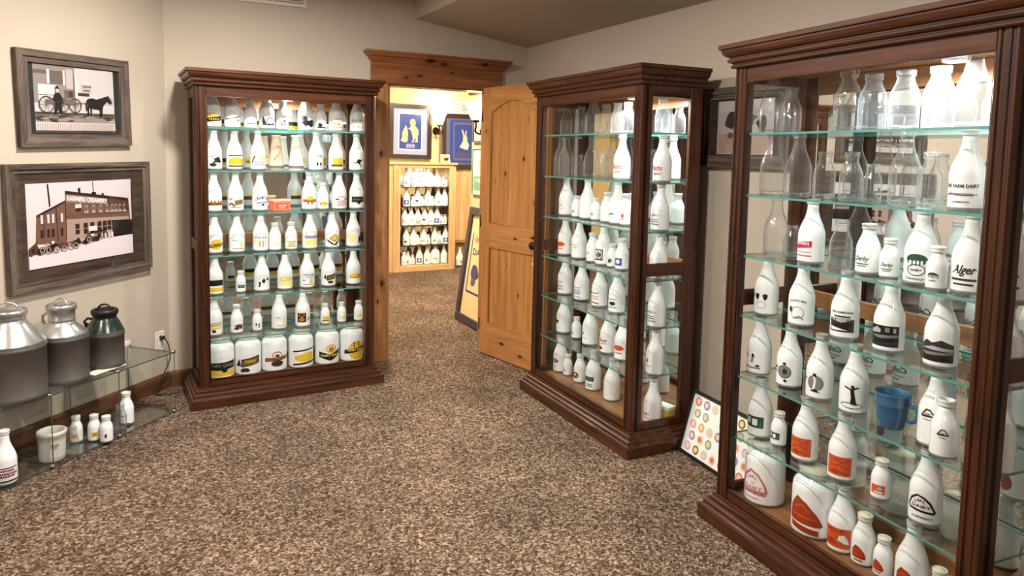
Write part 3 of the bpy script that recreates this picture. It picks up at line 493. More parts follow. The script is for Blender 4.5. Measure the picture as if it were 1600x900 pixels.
INV = {'A': [[(0.166, 0.215, 'Q', 'yb_script'), (0.273, 0.215, 'Q', 'dark_line'), (0.376, 0.215, 'P', 'thin_dark'), (0.473, 0.215, 'Q', 'dark_figure'), (0.565, 0.215, 'P', 'blue_small'), (0.711, 0.215, 'Q', 'black_cow'), (0.804, 0.215, 'P', 'dark_small'), (0.903, 0.215, 'Q', 'yellow_text'), (1.043, 0.215, 'Q', 'black_text')], [(0.167, 0.215, 'Q', 'dark_pic'), (0.282, 0.215, 'Q', 'yellow_panel'), (0.419, 0.215, 'Q', 'squiggle_orange'), (0.528, 0.215, 'K', 'cone_red'), (0.65, 0.215, 'K', 'cone_white'), (0.775, 0.215, 'Q', 'blue_crest'), (0.903, 0.215, 'Q', 'yellow_block'), (1.039, 0.215, 'Q', 'black_bull')], [(0.163, 0.215, 'Q', 'brown_band'), (0.286, 0.215, 'Q', 'maroon_panel'), (0.428, 0.215, 'Q', 'black_arch'), (0.547, 0.215, 'X', 'carton'), (0.73, 0.215, 'Q', 'amber_band'), (0.817, 0.215, 'P', 'yellow_small'), (0.925, 0.215, 'Q', 'tan_lines'), (1.04, 0.215, 'Q', 'black_banner')], [(0.164, 0.215, 'Q', 'yellow_disc'), (0.291, 0.215, 'Q', 'yellow_drop'), (0.43, 0.215, 'Q', 'blue_text'), (0.517, 0.215, 'P', 'tan_small'), (0.616, 0.215, 'P', 'yellow_lines'), (0.733, 0.215, 'Q', 'blue_yellow'), (0.878, 0.215, 'Q', 'diamond'), (1.019, 0.215, 'Q', 'yellow_dark')], [(0.164, 0.215, 'Q', 'black_yellow'), (0.311, 0.215, 'H', 'dark_box'), (0.435, 0.215, 'Q', 'black_map'), (0.576, 0.215, 'Q', 'pale_yellow'), (0.716, 0.215, 'Q', 'blue_lines'), (0.853, 0.215, 'Q', 'flag'), (1.02, 0.215, 'Q', 'yellow_oval')], [(0.157, 0.215, 'Q', 'yellow_bands'), (0.285, 0.215, 'P', 'purple_dark'), (0.406, 0.215, 'H', 'number_one'), (0.539, 0.215, 'Q', 'yellow_drop'), (0.687, 0.215, 'Q', 'brown_square'), (0.832, 0.215, 'H', 'yellow_block'), (0.942, 0.215, 'H', 'yellow_faint'), (1.056, 0.215, 'H', 'yellow_faint')], [(0.191, 0.215, 'J', 'jar_band'), (0.349, 0.215, 'J', 'jar_flag'), (0.507, 0.215, 'J', 'jar_ribbon'), (0.674, 0.215, 'J', 'jar_oval'), (0.844, 0.215, 'J', 'jar_chevron'), (1.008, 0.215, 'J', 'jar_sun')]], 'B': [[(0.103, 0.235, 'P', 'c'), (0.274, 0.235, 'P', 'c'), (0.406, 0.235, 'Q', 'c'), (0.539, 0.235, 'P', 'c'), (0.651, 0.235, 'P', 'cw'), (0.746, 0.235, 'P', 'c'), (1.04, 0.235, 'P', 'cw')], [(0.112, 0.235, 'Q', 'c'), (0.177, 0.164, 'Q', 'c'), (0.266, 0.235, 'H', 'c'), (0.406, 0.235, 'Q', 'c'), (0.507, 0.235, 'P', 'c'), (0.603, 0.235, 'P', 'c'), (0.705, 0.235, 'Q', 'red_script'), (1.053, 0.235, 'Q', 'red_script')], [(0.129, 0.235, 'Q', 'pale_red'), (0.251, 0.235, 'H', 'grey_small'), (0.371, 0.235, 'Q', 'plain'), (0.462, 0.235, 'H', 'grey_small'), (0.578, 0.235, 'P', 'plain'), (0.678, 0.235, 'Q', 'grey_line'), (0.765, 0.235, 'P', 'red_small'), (1.05, 0.235, 'Q', 'grey_text')], [(0.129, 0.235, 'Q', 'orange_print'), (0.294, 0.235, 'Q', 'pink_text'), (0.442, 0.235, 'P', 'pink_small'), (0.553, 0.235, 'Q', 'black_photo_s'), (0.643, 0.235, 'H', 'black_small'), (0.735, 0.235, 'P', 'blue_block'), (1.053, 0.235, 'Q', 'plain')], [(0.141, 0.235, 'Q', 'grey_text'), (0.336, 0.235, 'Q', 'violet_text'), (0.529, 0.235, 'Q', 'red_lines'), (0.701, 0.235, 'Q', 'black_oval'), (1.053, 0.235, 'Q', 'grey_text')], [(0.139, 0.235, 'Q', 'black_blot'), (0.291, 0.235, 'H', 'grey_small'), (0.442, 0.235, 'Q', 'black_dot'), (0.628, 0.235, 'Q', 'maroon_script'), (0.771, 0.235, 'Q', 'orange_print'), (1.053, 0.235, 'Q', 'orange_small')], [(0.112, 0.235, 'Q', 'maroon_oval'), (0.202, 0.235, 'H', 'grey_small'), (0.344, 0.235, 'P', 'maroon_half'), (0.491, 0.235, 'Q', 'green_bar'), (0.682, 0.235, 'Q', 'plain'), (1.05, 0.235, 'Q', 'maroon_small')]], 'C': [[(0.103, 0.271, 'P', 'c'), (0.116, 0.185, 'Q', 'c'), (0.214, 0.185, 'P', 'c'), (0.473, 0.185, 'Q', 'cb'), (0.572, 0.185, 'W', 'cw'), (0.689, 0.185, 'W', 'cw'), (0.805, 0.185, 'W', 'cw'), (0.909, 0.185, 'Q', 'c')], [(0.133, 0.185, 'Q', 'c'), (0.265, 0.185, 'Q', 'c'), (0.388, 0.185, 'P', 'c'), (0.504, 0.185, 'P', 'c'), (0.59, 0.185, 'H', 'c'), (0.709, 0.185, 'Q', 'c'), (0.796, 0.185, 'P', 'c'), (0.909, 0.185, 'Q', 'farm_text'), (1.04, 0.185, 'Q', 'black_script')], [(0.169, 0.185, 'Q', 'c'), (0.25, 0.185, 'H', 'c'), (0.346, 0.185, 'Q', 'red_stamp'), (0.479, 0.185, 'P', 'c'), (0.591, 0.185, 'P', 'green_script'), (0.674, 0.185, 'H', 'green_script'), (0.782, 0.185, 'Q', 'green_dome'), (0.87, 0.14, 'H', 'green_dome_s'), (0.935, 0.185, 'Q', 'black_script'), (1.05, 0.185, 'Q', 'black_script')], [(0.135, 0.185, 'Q', 'three_cows'), (0.317, 0.185, 'Q', 'line_drawing'), (0.514, 0.185, 'Q', 'boat'), (0.688, 0.185, 'Q', 'black_photo'), (0.867, 0.185, 'Q', 'landscape'), (1.05, 0.185, 'Q', 'black_script')], [(0.113, 0.185, 'Q', 'figure'), (0.274, 0.185, 'Q', 'ring_emblem'), (0.421, 0.185, 'Q', 'ring_figure'), (0.57, 0.185, 'Q', 'dancer'), (0.718, 0.185, 'M', 'mug'), (0.865, 0.185, 'Q', 'crest_small'), (0.934, 0.132, 'P', 'crest_small'), (1.05, 0.185, 'Q', 'plain')], [(0.134, 0.185, 'Q', 'green_pic'), (0.238, 0.185, 'H', 'green_pic'), (0.37, 0.185, 'Q', 'orange_square'), (0.539, 0.185, 'Q', 'orange_square'), (0.695, 0.185, 'H', 'orange_half'), (0.854, 0.185, 'Q', 'black_crest'), (1.03, 0.185, 'P', 'black_script')], [(0.177, 0.185, 'J', 'red_crest'), (0.429, 0.185, 'J', 'red_shield'), (0.556, 0.185, 'Q', 'orange_milk'), (0.646, 0.185, 'P', 'orange_shield'), (0.723, 0.185, 'H', 'orange_shield'), (0.824, 0.185, 'Q', 'orange_shield'), (0.916, 0.185, 'H', 'plain'), (1.03, 0.185, 'P', 'orange_shield')]]}
# ------------------------------------------------------------ the setting
RX, BY = 2.69, 4.77          # right wall, back wall
s2 = math.sqrt(.5)
PC = Vector((.153, 4.77, 0)) # corner of the back wall and the slanting left wall
wall_c = srgb(196, 180, 158)
M['wall'] = plain('wall_paint', (.50, .428, .350, 1), .75, spec=.25, noise=.04, nscale=3, bump=.25, bscale=55)
M['far_wall'] = plain('far_wall_paint', (.66, .52, .30, 1), .75, spec=.25, noise=.03, nscale=3, bump=.2, bscale=55)
M['ceil'] = plain('ceiling_paint', (.50, .43, .35, 1), .85, spec=.2, bump=.3, bscale=60)
# carpet
m, nt, out = newmat('carpet'); L = nt.links
tc = N(nt, 'ShaderNodeTexCoord')
vo = N(nt, 'ShaderNodeTexVoronoi', i_Scale=120.0); vo.inputs['Randomness'].default_value = 1
nz0 = N(nt, 'ShaderNodeTexNoise', i_Scale=60.0, i_Detail=2.0); L.new(tc.outputs['Object'], nz0.inputs['Vector'])
mxv = N(nt, 'ShaderNodeMix', data_type='VECTOR'); mxv.inputs[0].default_value = .03; L.new(tc.outputs['Object'], mxv.inputs[4]); L.new(nz0.outputs['Color'], mxv.inputs[5])
L.new(mxv.outputs[1], vo.inputs['Vector'])
sx = N(nt, 'ShaderNodeSeparateColor'); L.new(vo.outputs['Color'], sx.inputs[0])
cr_ = N(nt, 'ShaderNodeValToRGB'); L.new(sx.outputs[0], cr_.inputs[0])
e = cr_.color_ramp.elements; e[0].position = 0; e[0].color = (.050, .028, .019, 1); e[1].position = 1; e[1].color = (.47, .355, .265, 1)
for p_, c_ in [(.30, (.095, .056, .037, 1)), (.55, (.175, .113, .076, 1)), (.80, (.29, .205, .145, 1))]:
    q = e.new(p_); q.color = c_
nz = N(nt, 'ShaderNodeTexNoise', i_Scale=2.2, i_Detail=3.0); L.new(tc.outputs['Object'], nz.inputs['Vector'])
mrr = N(nt, 'ShaderNodeMapRange'); mrr.inputs['To Min'].default_value = .64; mrr.inputs['To Max'].default_value = .94; mrr.inputs['From Min'].default_value = .35; mrr.inputs['From Max'].default_value = .65; L.new(nz.outputs['Fac'], mrr.inputs['Value'])
ml = N(nt, 'ShaderNodeVectorMath', operation='SCALE'); L.new(cr_.outputs[0], ml.inputs[0]); L.new(mrr.outputs[0], ml.inputs['Scale'])
pb = N(nt, 'ShaderNodeBsdfPrincipled', i_Roughness=.95); pb.inputs['Specular IOR Level'].default_value = .1
L.new(ml.outputs[0], pb.inputs['Base Color'])
bp = N(nt, 'ShaderNodeBump', i_Strength=.8, i_Distance=.008); bp.invert = True; L.new(vo.outputs['Distance'], bp.inputs['Height']); L.new(bp.outputs[0], pb.inputs['Normal'])
L.new(pb.outputs[0], out.inputs[0]); M['carpet'] = m

def struct(name, mb, mats, parent=None): return mb.obj(name, mats, parent, kind='structure')
struct('floor', MB().box(-3.4, 5.2, -2.2, 8.8, -.05, 0), M['carpet'])
struct('ceiling', MB().box(-3.4, 5.2, -2.2, 8.8, CEIL_Z, CEIL_Z+.05), M['ceil'])
DX0, DX1, DZ = 1.568, 2.392, 1.992     # doorway
wb = MB().box(.10, DX0, BY, BY+.13, 0, CEIL_Z).box(DX1, 2.85, BY, BY+.13, 0, CEIL_Z).box(DX0, DX1, BY, BY+.13, DZ, CEIL_Z)
struct('wall_back', wb, M['wall'])
struct('wall_right', MB().box(RX, RX+.15, -2.1, BY, 0, CEIL_Z), M['wall'])
L0 = Vector((-3.2, 4.77-3.353, 0))
def diag(a, b, off=0): # along the left wall: s from corner (negative), off into the room
    return Vector((PC.x + a*s2 + off*s2, PC.y + a*s2 - off*s2, b))
wl = MB().prism([(0.0, 0), (-4.75, 0), (-4.75, -.12), (.05, -.12)], lambda a, b, t: tuple(diag(a, t, b)), 0, CEIL_Z)
struct('wall_left', wl, M['wall'])
struct('wall_west', MB().box(-3.32, -3.2, -2.1, 1.5, 0, CEIL_Z), M['wall'])
struct('wall_front', MB().box(-3.3, RX+.15, -2.2, -2.1, 0, CEIL_Z), M['wall'])
# sloping soffit in the corner of the ceiling
sf = MB().prism([(1.777, 2.448), (RX, 2.325), (RX, CEIL_Z), (1.777, CEIL_Z)], lambda a, b, t: (a, t, b), 1.2, BY)
struct('trim_1', sf, M['ceil'])
# baseboards
M['base'] = wood('baseboard_wood', (.17, .075, .035, 1), (.07, .026, .012, 1), 'x', rough=.4)
M['base_l'] = wood('baseboard_wood_left', (.17, .075, .035, 1), (.07, .026, .012, 1), 'x', rough=.4)
bbp = [(0, 0), (.016, 0), (.016, .085), (.010, .098), (0, .10)]
bl = MB(); 
for pr_ in [0]:
    bl.prism(bbp, lambda a, b, t: (t, -a, b), -4.7, -.007)
o = struct('baseboard_left', bl, M['base_l']); o.location = PC; o.rotation_euler = (0, 0, math.radians(45))
bb = MB().prism(bbp, lambda a, b, t: (t, BY - a, b), PC.x+.007, DX0-.115)
bb.prism(bbp, lambda a, b, t: (t, BY - a, b), DX1+.115, RX)
struct('baseboard_back', bb, M['base'])
struct('baseboard_right', MB().prism(bbp, lambda a, b, t: (RX - a, t, b), -2.0, BY-.02), M['cab_d'])
# far room
struct('wall_far', MB().box(-.3, 5.1, 8.62, 8.74, 0, CEIL_Z), M['far_wall'])
struct('wall_far_side', MB().box(2.72, 2.85, BY+.13, 5.81, 0, CEIL_Z), M['far_wall'])
struct('wall_far_east', MB().box(5.0, 5.12, 5.6, 8.7, 0, CEIL_Z).box(2.85, 5.1, 5.6, 5.7, 0, CEIL_Z), M['far_wall'])
struct('wall_far_west', MB().box(-.3, -.2, 4.9, 8.7, 0, CEIL_Z), M['far_wall'])
struct('wall_back_far_face', MB().box(-.2, DX0, BY+.13, BY+.14, 0, CEIL_Z).box(DX1, 2.72, BY+.13, BY+.14, 0, CEIL_Z).box(DX0, DX1, BY+.13, BY+.14, DZ, CEIL_Z), M['far_wall'])
# doorway casing and header
M['pine_v'] = wood('knotty_alder_upright', (.50, .245, .098, 1), (.25, .098, .032, 1), 'z', rough=.42, coat=.2, knots=[(1.60, 4.69, 1.62, .016), (1.52, 4.7, 1.49, .022), (1.53, 4.7, .57, .018), (1.50, 4.7, .44, .012)])
M['head'] = wood('knotty_alder_header', (.34, .135, .052, 1), (.15, .048, .018, 1), 'x', rough=.42, coat=.2, knots=[(1.87, 4.7, 2.155, .022), (1.98, 4.7, 2.14, .016), (1.80, 4.7, 2.05, .013), (1.70, 4.7, 2.03, .010), (2.05, 4.7, 2.085, .010), (2.3, 4.66, 2.16, .016)])
M['pine_h'] = wood('knotty_alder_across', (.50, .245, .098, 1), (.25, .098, .032, 1), 'x', rough=.42, coat=.2)
jamb = MB().box(DX0, DX0+.02, BY-.005, BY+.14, 0, DZ).box(DX1-.02, DX1, BY-.005, BY+.14, 0, DZ).box(DX0+.02, DX1-.02, BY-.005, BY+.14, DZ-.02, DZ)
dcase = link('door_frame', None); dcase['kind'] = 'structure'
MBc = lambda: MB()
MBc().box(1.454, DX0, BY-.022, BY, 0, DZ-.012, bev=.003).obj('casing', M['pine_v'], dcase)
MBc().box(DX1, 2.455, BY-.022, BY, 0, DZ-.012, bev=.003).obj('casing', M['pine_v'], dcase)
jamb.obj('jamb', M['pine_v'], dcase)
MBc().box(1.445, 2.466, BY-.030, BY, DZ-.012, 2.125, bev=.003).obj('header_board', M['head'], dcase)
cp = [(.030, 2.125), (.036, 2.125), (.042, 2.137), (.046, 2.139), (.058, 2.158), (.068, 2.164), (.080, 2.182), (.088, 2.185), (.088, 2.200), (0, 2.200), (0, 2.125)]
def crown_run(prof, path, name, mats, parent=None, inner=None):
    """path: list of (x, y, dirx, diry) corner points; profile offset o goes along dir"""
    mb = MB(); n = len(prof); vs = []
    for (x, y, dx, dy) in path:
        for (o, z) in prof: vs.append((x + dx*o, y + dy*o, z))
    fs = []
    for i in range(len(path)-1):
        for k in range(n):
            k2 = (k+1) % n; fs.append((i*n+k, (i+1)*n+k, (i+1)*n+k2, i*n+k2))
    fs.append(tuple(range(n))); fs.append(tuple((len(path)-1)*n + k for k in range(n-1, -1, -1)))
    mb.add(vs, fs); return mb.obj(name, mats, parent)
cpr = [(o_, z) for o_, z in cp]
crown_run([(max(o_-.03, -.029), z) for o_, z in cp], [(1.452, BY, -1, 0), (1.452, BY-.030, -1, -1), (2.459, BY-.030, 1, -1), (2.459, BY, 1, 0)], 'header_crown', M['head'], dcase)

# ------------------------------------------------------------ door leaf
dn = wood('door_alder_upright', (.62, .305, .105, 1), (.36, .145, .042, 1), 'z', rough=.4, coat=.25,
          knots=[(.045, 0, 1.665, .012), (.46, 0, 1.47, .016), (.26, 0, 1.36, .017), (.50, 0, 1.74, .010), (.15, 0, 1.30, .008), (.43, 0, .50, .012), (.58, 0, 1.17, .02), (.30, 0, .70, .008), (.26, 0, .12, .018)])
dh = wood('door_alder_across', (.62, .305, .105, 1), (.36, .145, .042, 1), 'x', rough=.4, coat=.25, knots=[(.27, 0, .12, .016), (.48, 0, .075, .014), (.40, 0, .905, .012), (.585, 0, .93, .014)])
door = link('door_1', None); door['kind'] = 'structure'
door.location = (2.297, 4.690, .006); door.rotation_euler = (0, 0, math.atan2(-.601, .123))
DW, DT, DH = .71, .040, 1.983
# local: x along the door from the hinge, y thickness; the face towards the room is -y after this turn
def dbox(x0, x1, z0, z1, y0=-DT/2, y1=DT/2, mat=dn, name='stile', bev=.003): return MB().box(x0, x1, y0, y1, z0, z1, bev=bev).obj(name, mat, door)
dbox(0, .095, 0, DH); dbox(.595, DW, 0, DH)
dbox(.095, .595, 0, .24, mat=dh, name='bottom_rail'); dbox(.095, .595, .815, .99, mat=dh, name='lock_rail')
arch = [(.095, DH), (.095, 1.80)] + [(.095+.5*i/16, 1.80+.085*math.sin(math.pi*i/16)) for i in range(1, 16)] + [(.595, 1.80), (.595, DH)]
tr_mb = MB()
vs_ = []
for t in (-DT/2, DT/2):
    for i in range(17):
        x = .095+.5*i/16; vs_ += [(x, t, 1.80+.088*math.sin(math.pi*i/16)), (x, t, DH)]
fs_ = []
for i in range(16):
    a = 2*i; b = 34+2*i
    fs_ += [(a, a+2, a+3, a+1), (b+1, b+3, b+2, b), (a, b, b+2, a+2), (a+1, a+3, b+3, b+1)]
fs_ += [(0, 1, 35, 34), (32, 66, 67, 33)]
tr_mb.add(vs_, fs_).obj('top_rail', dh, door)
for z0, z1 in ((.236, .819), (.986, 1.80)):
    for i in range(5):
        x0 = .093+.504*i/5; x1 = x0+.504/5-.004
        zt = z1 if z1 < 1 else 1.80+.088*math.sin(math.pi*min(1, max(0, ((x0+x1)/2-.095)/.5)))+.01
        MB().box(x0, x1, -DT/2+.012, DT/2-.012, z0, zt, bev=.003).obj('plank', dn, door)
    MB().box(.095, .595, -DT/2+.016, DT/2-.016, z0, z1).obj('groove_back', dn, door)
# moulding round the panels
def mould(x0, x1, z0, z1, archh=0):
    for sy in (-1, 1):
        y = sy*(DT/2-.006)
        pts = [(x0, y, z0), (x1, y, z0), (x1, y, z1)]
        if archh: pts += [(x0+(x1-x0)*(1-i/16), y, z1+archh*math.sin(math.pi*i/16)) for i in range(1, 16)]
        pts += [(x0, y, z1), (x0, y, z0)]
        MB().tube(pts, .007, 6).obj('panel_moulding', dn, door)
mould(.098, .592, .243, .812); mould(.098, .592, .993, 1.797, .085)
M['bronze'] = plain('dark_bronze', (.035, .022, .016, 1), .3, metal=.8)
for sy in (-1, 1):
    kn = MB()
    pr_ = [(.001, .0), (.031, .0), (.031, .005), (.012, .009), (.010, .028), (.017, .034), (.027, .042), (.029, .052), (.024, .062), (.001, .066)]
    tmp = MB().lathe(pr_, 20)
    kn.add([(x+.637, sy*(DT/2+z), .885+y) for x, y, z in tmp.v], tmp.f, smooth=True)
    kn.obj('knob', M['bronze'], door)
for z in (.22, 1.0, 1.78): MB().tube([(-.004, -.018, z-.045), (-.004, -.018, z+.045)], .006, 8).obj('hinge', M['bronze'], door)

# ------------------------------------------------------------ recessed lamps, vent
M['lamp_on'] = plain('lamp_glow', (1, 1, 1, 1), emit=(1, .93, .82, 1), estr=14)
M['white_trim'] = plain('white_trim', (.75, .74, .70, 1), .4)
locs = ['above the left cabinet', 'in the middle of the room', 'towards the left wall', 'behind the viewer on the left', 'behind the viewer on the right']
for (x, y, p), w_ in zip(CANS, locs):
    t = thing('ceiling_lamp', 'round recessed ceiling lamp, lit, ' + w_, 'lamp', (x, y, CEIL_Z), 0, 'recessed ceiling lamps')
    MB().lathe([(.085, 0), (.105, 0), (.105, -.006), (.085, -.008), (.083, -.001)], 28).obj('trim_ring', M['white_trim'], t)
    MB().lathe([(0, -.003), (.083, -.003)], 28).obj('lens', M['lamp_on'], t)
def grille(name, label, w_, h_, loc, rotz, cols=3, rows=5):
    t = thing(name, label, 'vent', loc, rotz)
    MB().box(-w_/2, w_/2, -.006, 0, -h_/2, h_/2, bev=.004).obj('backing', M['vent_dark'], t)
    f = MB(); 
    f.box(-w_/2, w_/2, -.014, -.004, h_/2-.022, h_/2).box(-w_/2, w_/2, -.014, -.004, -h_/2, -h_/2+.022)
    f.box(-w_/2, -w_/2+.022, -.0139, -.004, -h_/2+.0221, h_/2-.0221).box(w_/2-.022, w_/2, -.0139, -.004, -h_/2+.0221, h_/2-.0221)
    for i in range(1, cols): x = -w_/2+w_*i/cols; f.box(x-.008, x+.008, -.013, -.004, -h_/2+.0221, h_/2-.0221)
    f.obj('frame', M['white_trim'], t)
    n = rows
    for i in range(n):
        z = -h_/2+.022+(h_-.044)*(i+.5)/n
        MB().prism([(-.012, z+.006), (-.004, z-.006), (-.003, z-.004), (-.011, z+.008)], lambda a, b, t_: (t_, a, b), -w_/2+.02, w_/2-.02).obj('slat', M['white_trim'], t)
M['vent_dark'] = plain('vent_shadow', (.10, .09, .08, 1), .8)
M['vent_tan'] = plain('painted_vent', (.66, .60, .52, 1), .5)
wt = M['white_trim']; M['white_trim'] = M['vent_tan']
grille('wall_vent', 'painted metal vent grille high on the back wall', .43, .17, ((.584+1.007)/2, BY, 2.438+.085), 0, cols=2, rows=7)
M['white_trim'] = wt
grille('wall_vent', 'white vent grille high on the far room wall', .36, .17, (3.80, 8.62, 2.12), 0, cols=3, rows=6)

# ------------------------------------------------------------ the three display cabinets
CW, CD, CH = 1.16, .44, 1.95
SH = [1.622 - .2487*k for k in range(6)]
def rail(x0, x1, y0, y1, z0, z1, name, mat, root, bead=None):
    return MB().box(x0, x1, y0, y1, z0, z1, bev=.003).obj(name, mat, root)
def ladder(x0, x1, y, z0, z1):   # bead round an opening in the plane y (front face)
    return [(x0, y, z0), (x1, y, z0), (x1, y, z1), (x0, y, z1), (x0, y, z0)]
def stile(root, x0, x1, y0, y1, z0, z1, flutes=True, face='f'):
    """post with stepped, grooved face"""
    w_ = x1-x0
    if face == 'f':
        st_ = [(0, .004), (.06, 0), (.18, 0), (.24, .005), (.32, .005), (.38, 0), (.62, 0), (.68, .004), (.76, .004), (.82, .001), (.94, .001), (1, .006)]
        poly = [(x0+w_*a, y0+b) for a, b in st_] + [(x1, y1), (x0, y1)]
        return MB().prism(poly, lambda a, b, t: (a, b, t), z0, z1).obj('corner_post', M['cab_v'], root)
def make_cabinet(label):
    r = thing('display_cabinet', label, 'cabinet')
    bp_ = [(.0, 0), (.050, 0), (.050, .052), (.046, .060), (.036, .064), (.034, .078), (.028, .082), (.020, .084), (.018, .098), (.010, .102), (.008, .115), (0, .115)]
    x0, x1, y0, y1 = .05, 1.11, .05, .425
    path = [(x0, CD, -1, 0), (x0, y0, -1, -1), (x1, y0, 1, -1), (x1, CD, 1, 0)]
    crown_run(bp_, path, 'base_moulding', M['cab_h'], r)
    cp_ = [(0, 1.858), (.010, 1.858), (.014, 1.862), (.014, 1.868), (.009, 1.872), (.009, 1.877), (.020, 1.880), (.024, 1.886), (.024, 1.892), (.018, 1.896), (.018, 1.900), (.028, 1.904), (.036, 1.912), (.041, 1.924), (.041, 1.930), (.050, 1.933), (.050, 1.950), (0, 1.950)]
    crown_run(cp_, path, 'crown_moulding', M['cab_h'], r)
    MB().box(x0, x1, y0, CD, 1.93, 1.948).obj('top_board', M['cab_h'], r)
    MB().box(x0+.023, x1-.023, y0+.027, y1, .095, .122).obj('floor_board', M['cab_in'], r)
    MB().box(x0+.004, x1-.004, y0+.008, y1, 1.838, 1.856).obj('ceiling_board', M['cab_in'], r)
    stile(r, x0, x0+.060, y0, y0+.042, .115, 1.862); stile(r, x1-.060, x1, y0, y0+.042, .115, 1.862)
    rail(x0+.060, x1-.060, y0+.004, y0+.026, 1.800, 1.862, 'top_rail', M['cab_h'], r)
    rail(x0+.060, x1-.060, y0+.004, y0+.026, .115, .155, 'bottom_rail', M['cab_h'], r)
    pts = ladder(x0+.060, x1-.060, y0+.006, .155, 1.800)
    MB().tube(pts, .0055, 6).obj('front_bead', M['cab_v'], r)
    MB().box(x0+.058, x1-.058, y0+.016, y0+.020, .15, 1.805).obj('front_pane', M['glass'], r)
    for sx_, xa, xb in ((-1, x0, x0+.022), (1, x1-.022, x1)):
        rail(xa, xb, y1-.070, y1, .115, 1.862, 'back_post', M['cab_v'], r)
        rail(xa, xb, y0+.020, y0+.068, .115, 1.862, 'side_stile', M['cab_v'], r)
        for z0, z1, nm in ((1.800, 1.862, 'side_top_rail'), (.905, .970, 'side_middle_rail'), (.115, .155, 'side_bottom_rail')):
            rail(xa+.001, xb-.001, y0+.068, y1-.070, z0, z1, nm, M['cab_d'], r)
        xm = (xa+xb)/2
        for z0, z1 in ((.155, .905), (.970, 1.80)):
            MB().box(xm-.002, xm+.002, y0+.066, y1-.068, z0-.002, z1+.002).obj('side_pane', M['glass'], r)
    rail(x0+.022, x0+.075, y1-.022, y1-.002, .122, 1.838, 'back_stile', M['cab_v'], r); rail(x1-.075, x1-.022, y1-.022, y1-.002, .122, 1.838, 'back_stile', M['cab_v'], r)
    for z0, z1, nm in ((1.765, 1.838, 'back_top_rail'), (.905, .970, 'back_middle_rail'), (.122, .175, 'back_bottom_rail')):
        rail(x0+.075, x1-.075, y1-.022, y1-.002, z0, z1, nm, M['cab_in'] if 'bottom' not in nm else M['cab_in'], r)
    for z0, z1 in ((.175, .905), (.970, 1.765)):
        MB().box(x0+.074, x1-.074, y1-.014, y1-.011, z0, z1).obj('mirror', M['mirror'], r)
    MB().box(x0, x1, y1-.002, y1+.004, .115, 1.862).obj('back_board', M['cab_v'], r)
    for z in SH:
        g = MB(); X0, X1, Y0, Y1 = x0+.026, x1-.026, y0+.030, y1-.026
        g.box(X0, X1, Y0, Y1, z-.004, z+.004)
        for i in range(len(g.f)): g.m[i] = 0 if i % 6 in (0, 1) else 1
        g.obj('glass_shelf', [M['shelf'], M['shelf_edge']], r)
        for xx in (x0+.024, x1-.024):
            for yy in (Y0+.03, Y1-.04): MB().box(xx-.006, xx+.006, yy-.006, yy+.006, z-.010, z-.004).obj('shelf_pin', M['pin'], r)
    return r
M['pin'] = plain('nickel_pin', (.5, .5, .48, 1), .3, metal=1)
M['puck'] = plain('puck_glow', (1, 1, 1, 1), emit=(1, .97, .90, 1), estr=30)
cabA = make_cabinet('tall dark wooden glass display cabinet left of the open doorway, yellow and black prints')
cabB = copy_tree(cabA); cabB['label'] = 'tall dark wooden glass display cabinet beside the open door, in the middle'
cabC = copy_tree(cabA); cabC['label'] = 'nearest dark wooden glass display cabinet at right, with blue mug inside'
for c in (cabA, cabB, cabC): c['group'] = 'glass display cabinets'
cabA.location = (.243, 4.244, 0); cabA.rotation_euler = (0, 0, math.radians(2.3))
cabB.location = (2.1624, 3.8375, 0); cabB.rotation_euler = (0, 0, math.radians(-91.6))
cabC.location = (2.073, 2.126, 0); cabC.rotation_euler = (0, 0, math.radians(-95))
SHC = [z-d_ for z, d_ in zip(SH, (.022, .015, .008, 0, 0, .004))]
for o in cabC.children:      # this cabinet's shelves hang a little lower
    if o.name.startswith(('glass_shelf', 'shelf_pin')):
        zz = sum(v.co.z for v in o.data.vertices)/len(o.data.vertices); k = min(range(6), key=lambda i: abs(SH[i]-zz)); o.location.z = SHC[k]-SH[k]
PL = {cabA: [.60], cabB: [.82], cabC: [.825]}
for c in (cabA, cabB, cabC):
    for xx in PL[c]:
        l = MB().lathe([(.038, 1.838), (.038, 1.812), (.036, 1.808), (.030, 1.807), (.029, 1.811)], 24, c=(xx, .22, 0)).obj('puck_ring', M['white_trim'], c)
        MB().lathe([(0, 1.810), (.029, 1.810)], 24, c=(xx, .22, 0)).obj('lens', M['puck'], l)
        area('puck_light', (xx, .22, 1.804), .056, PUCK, (1, .985, .965), parent=c)

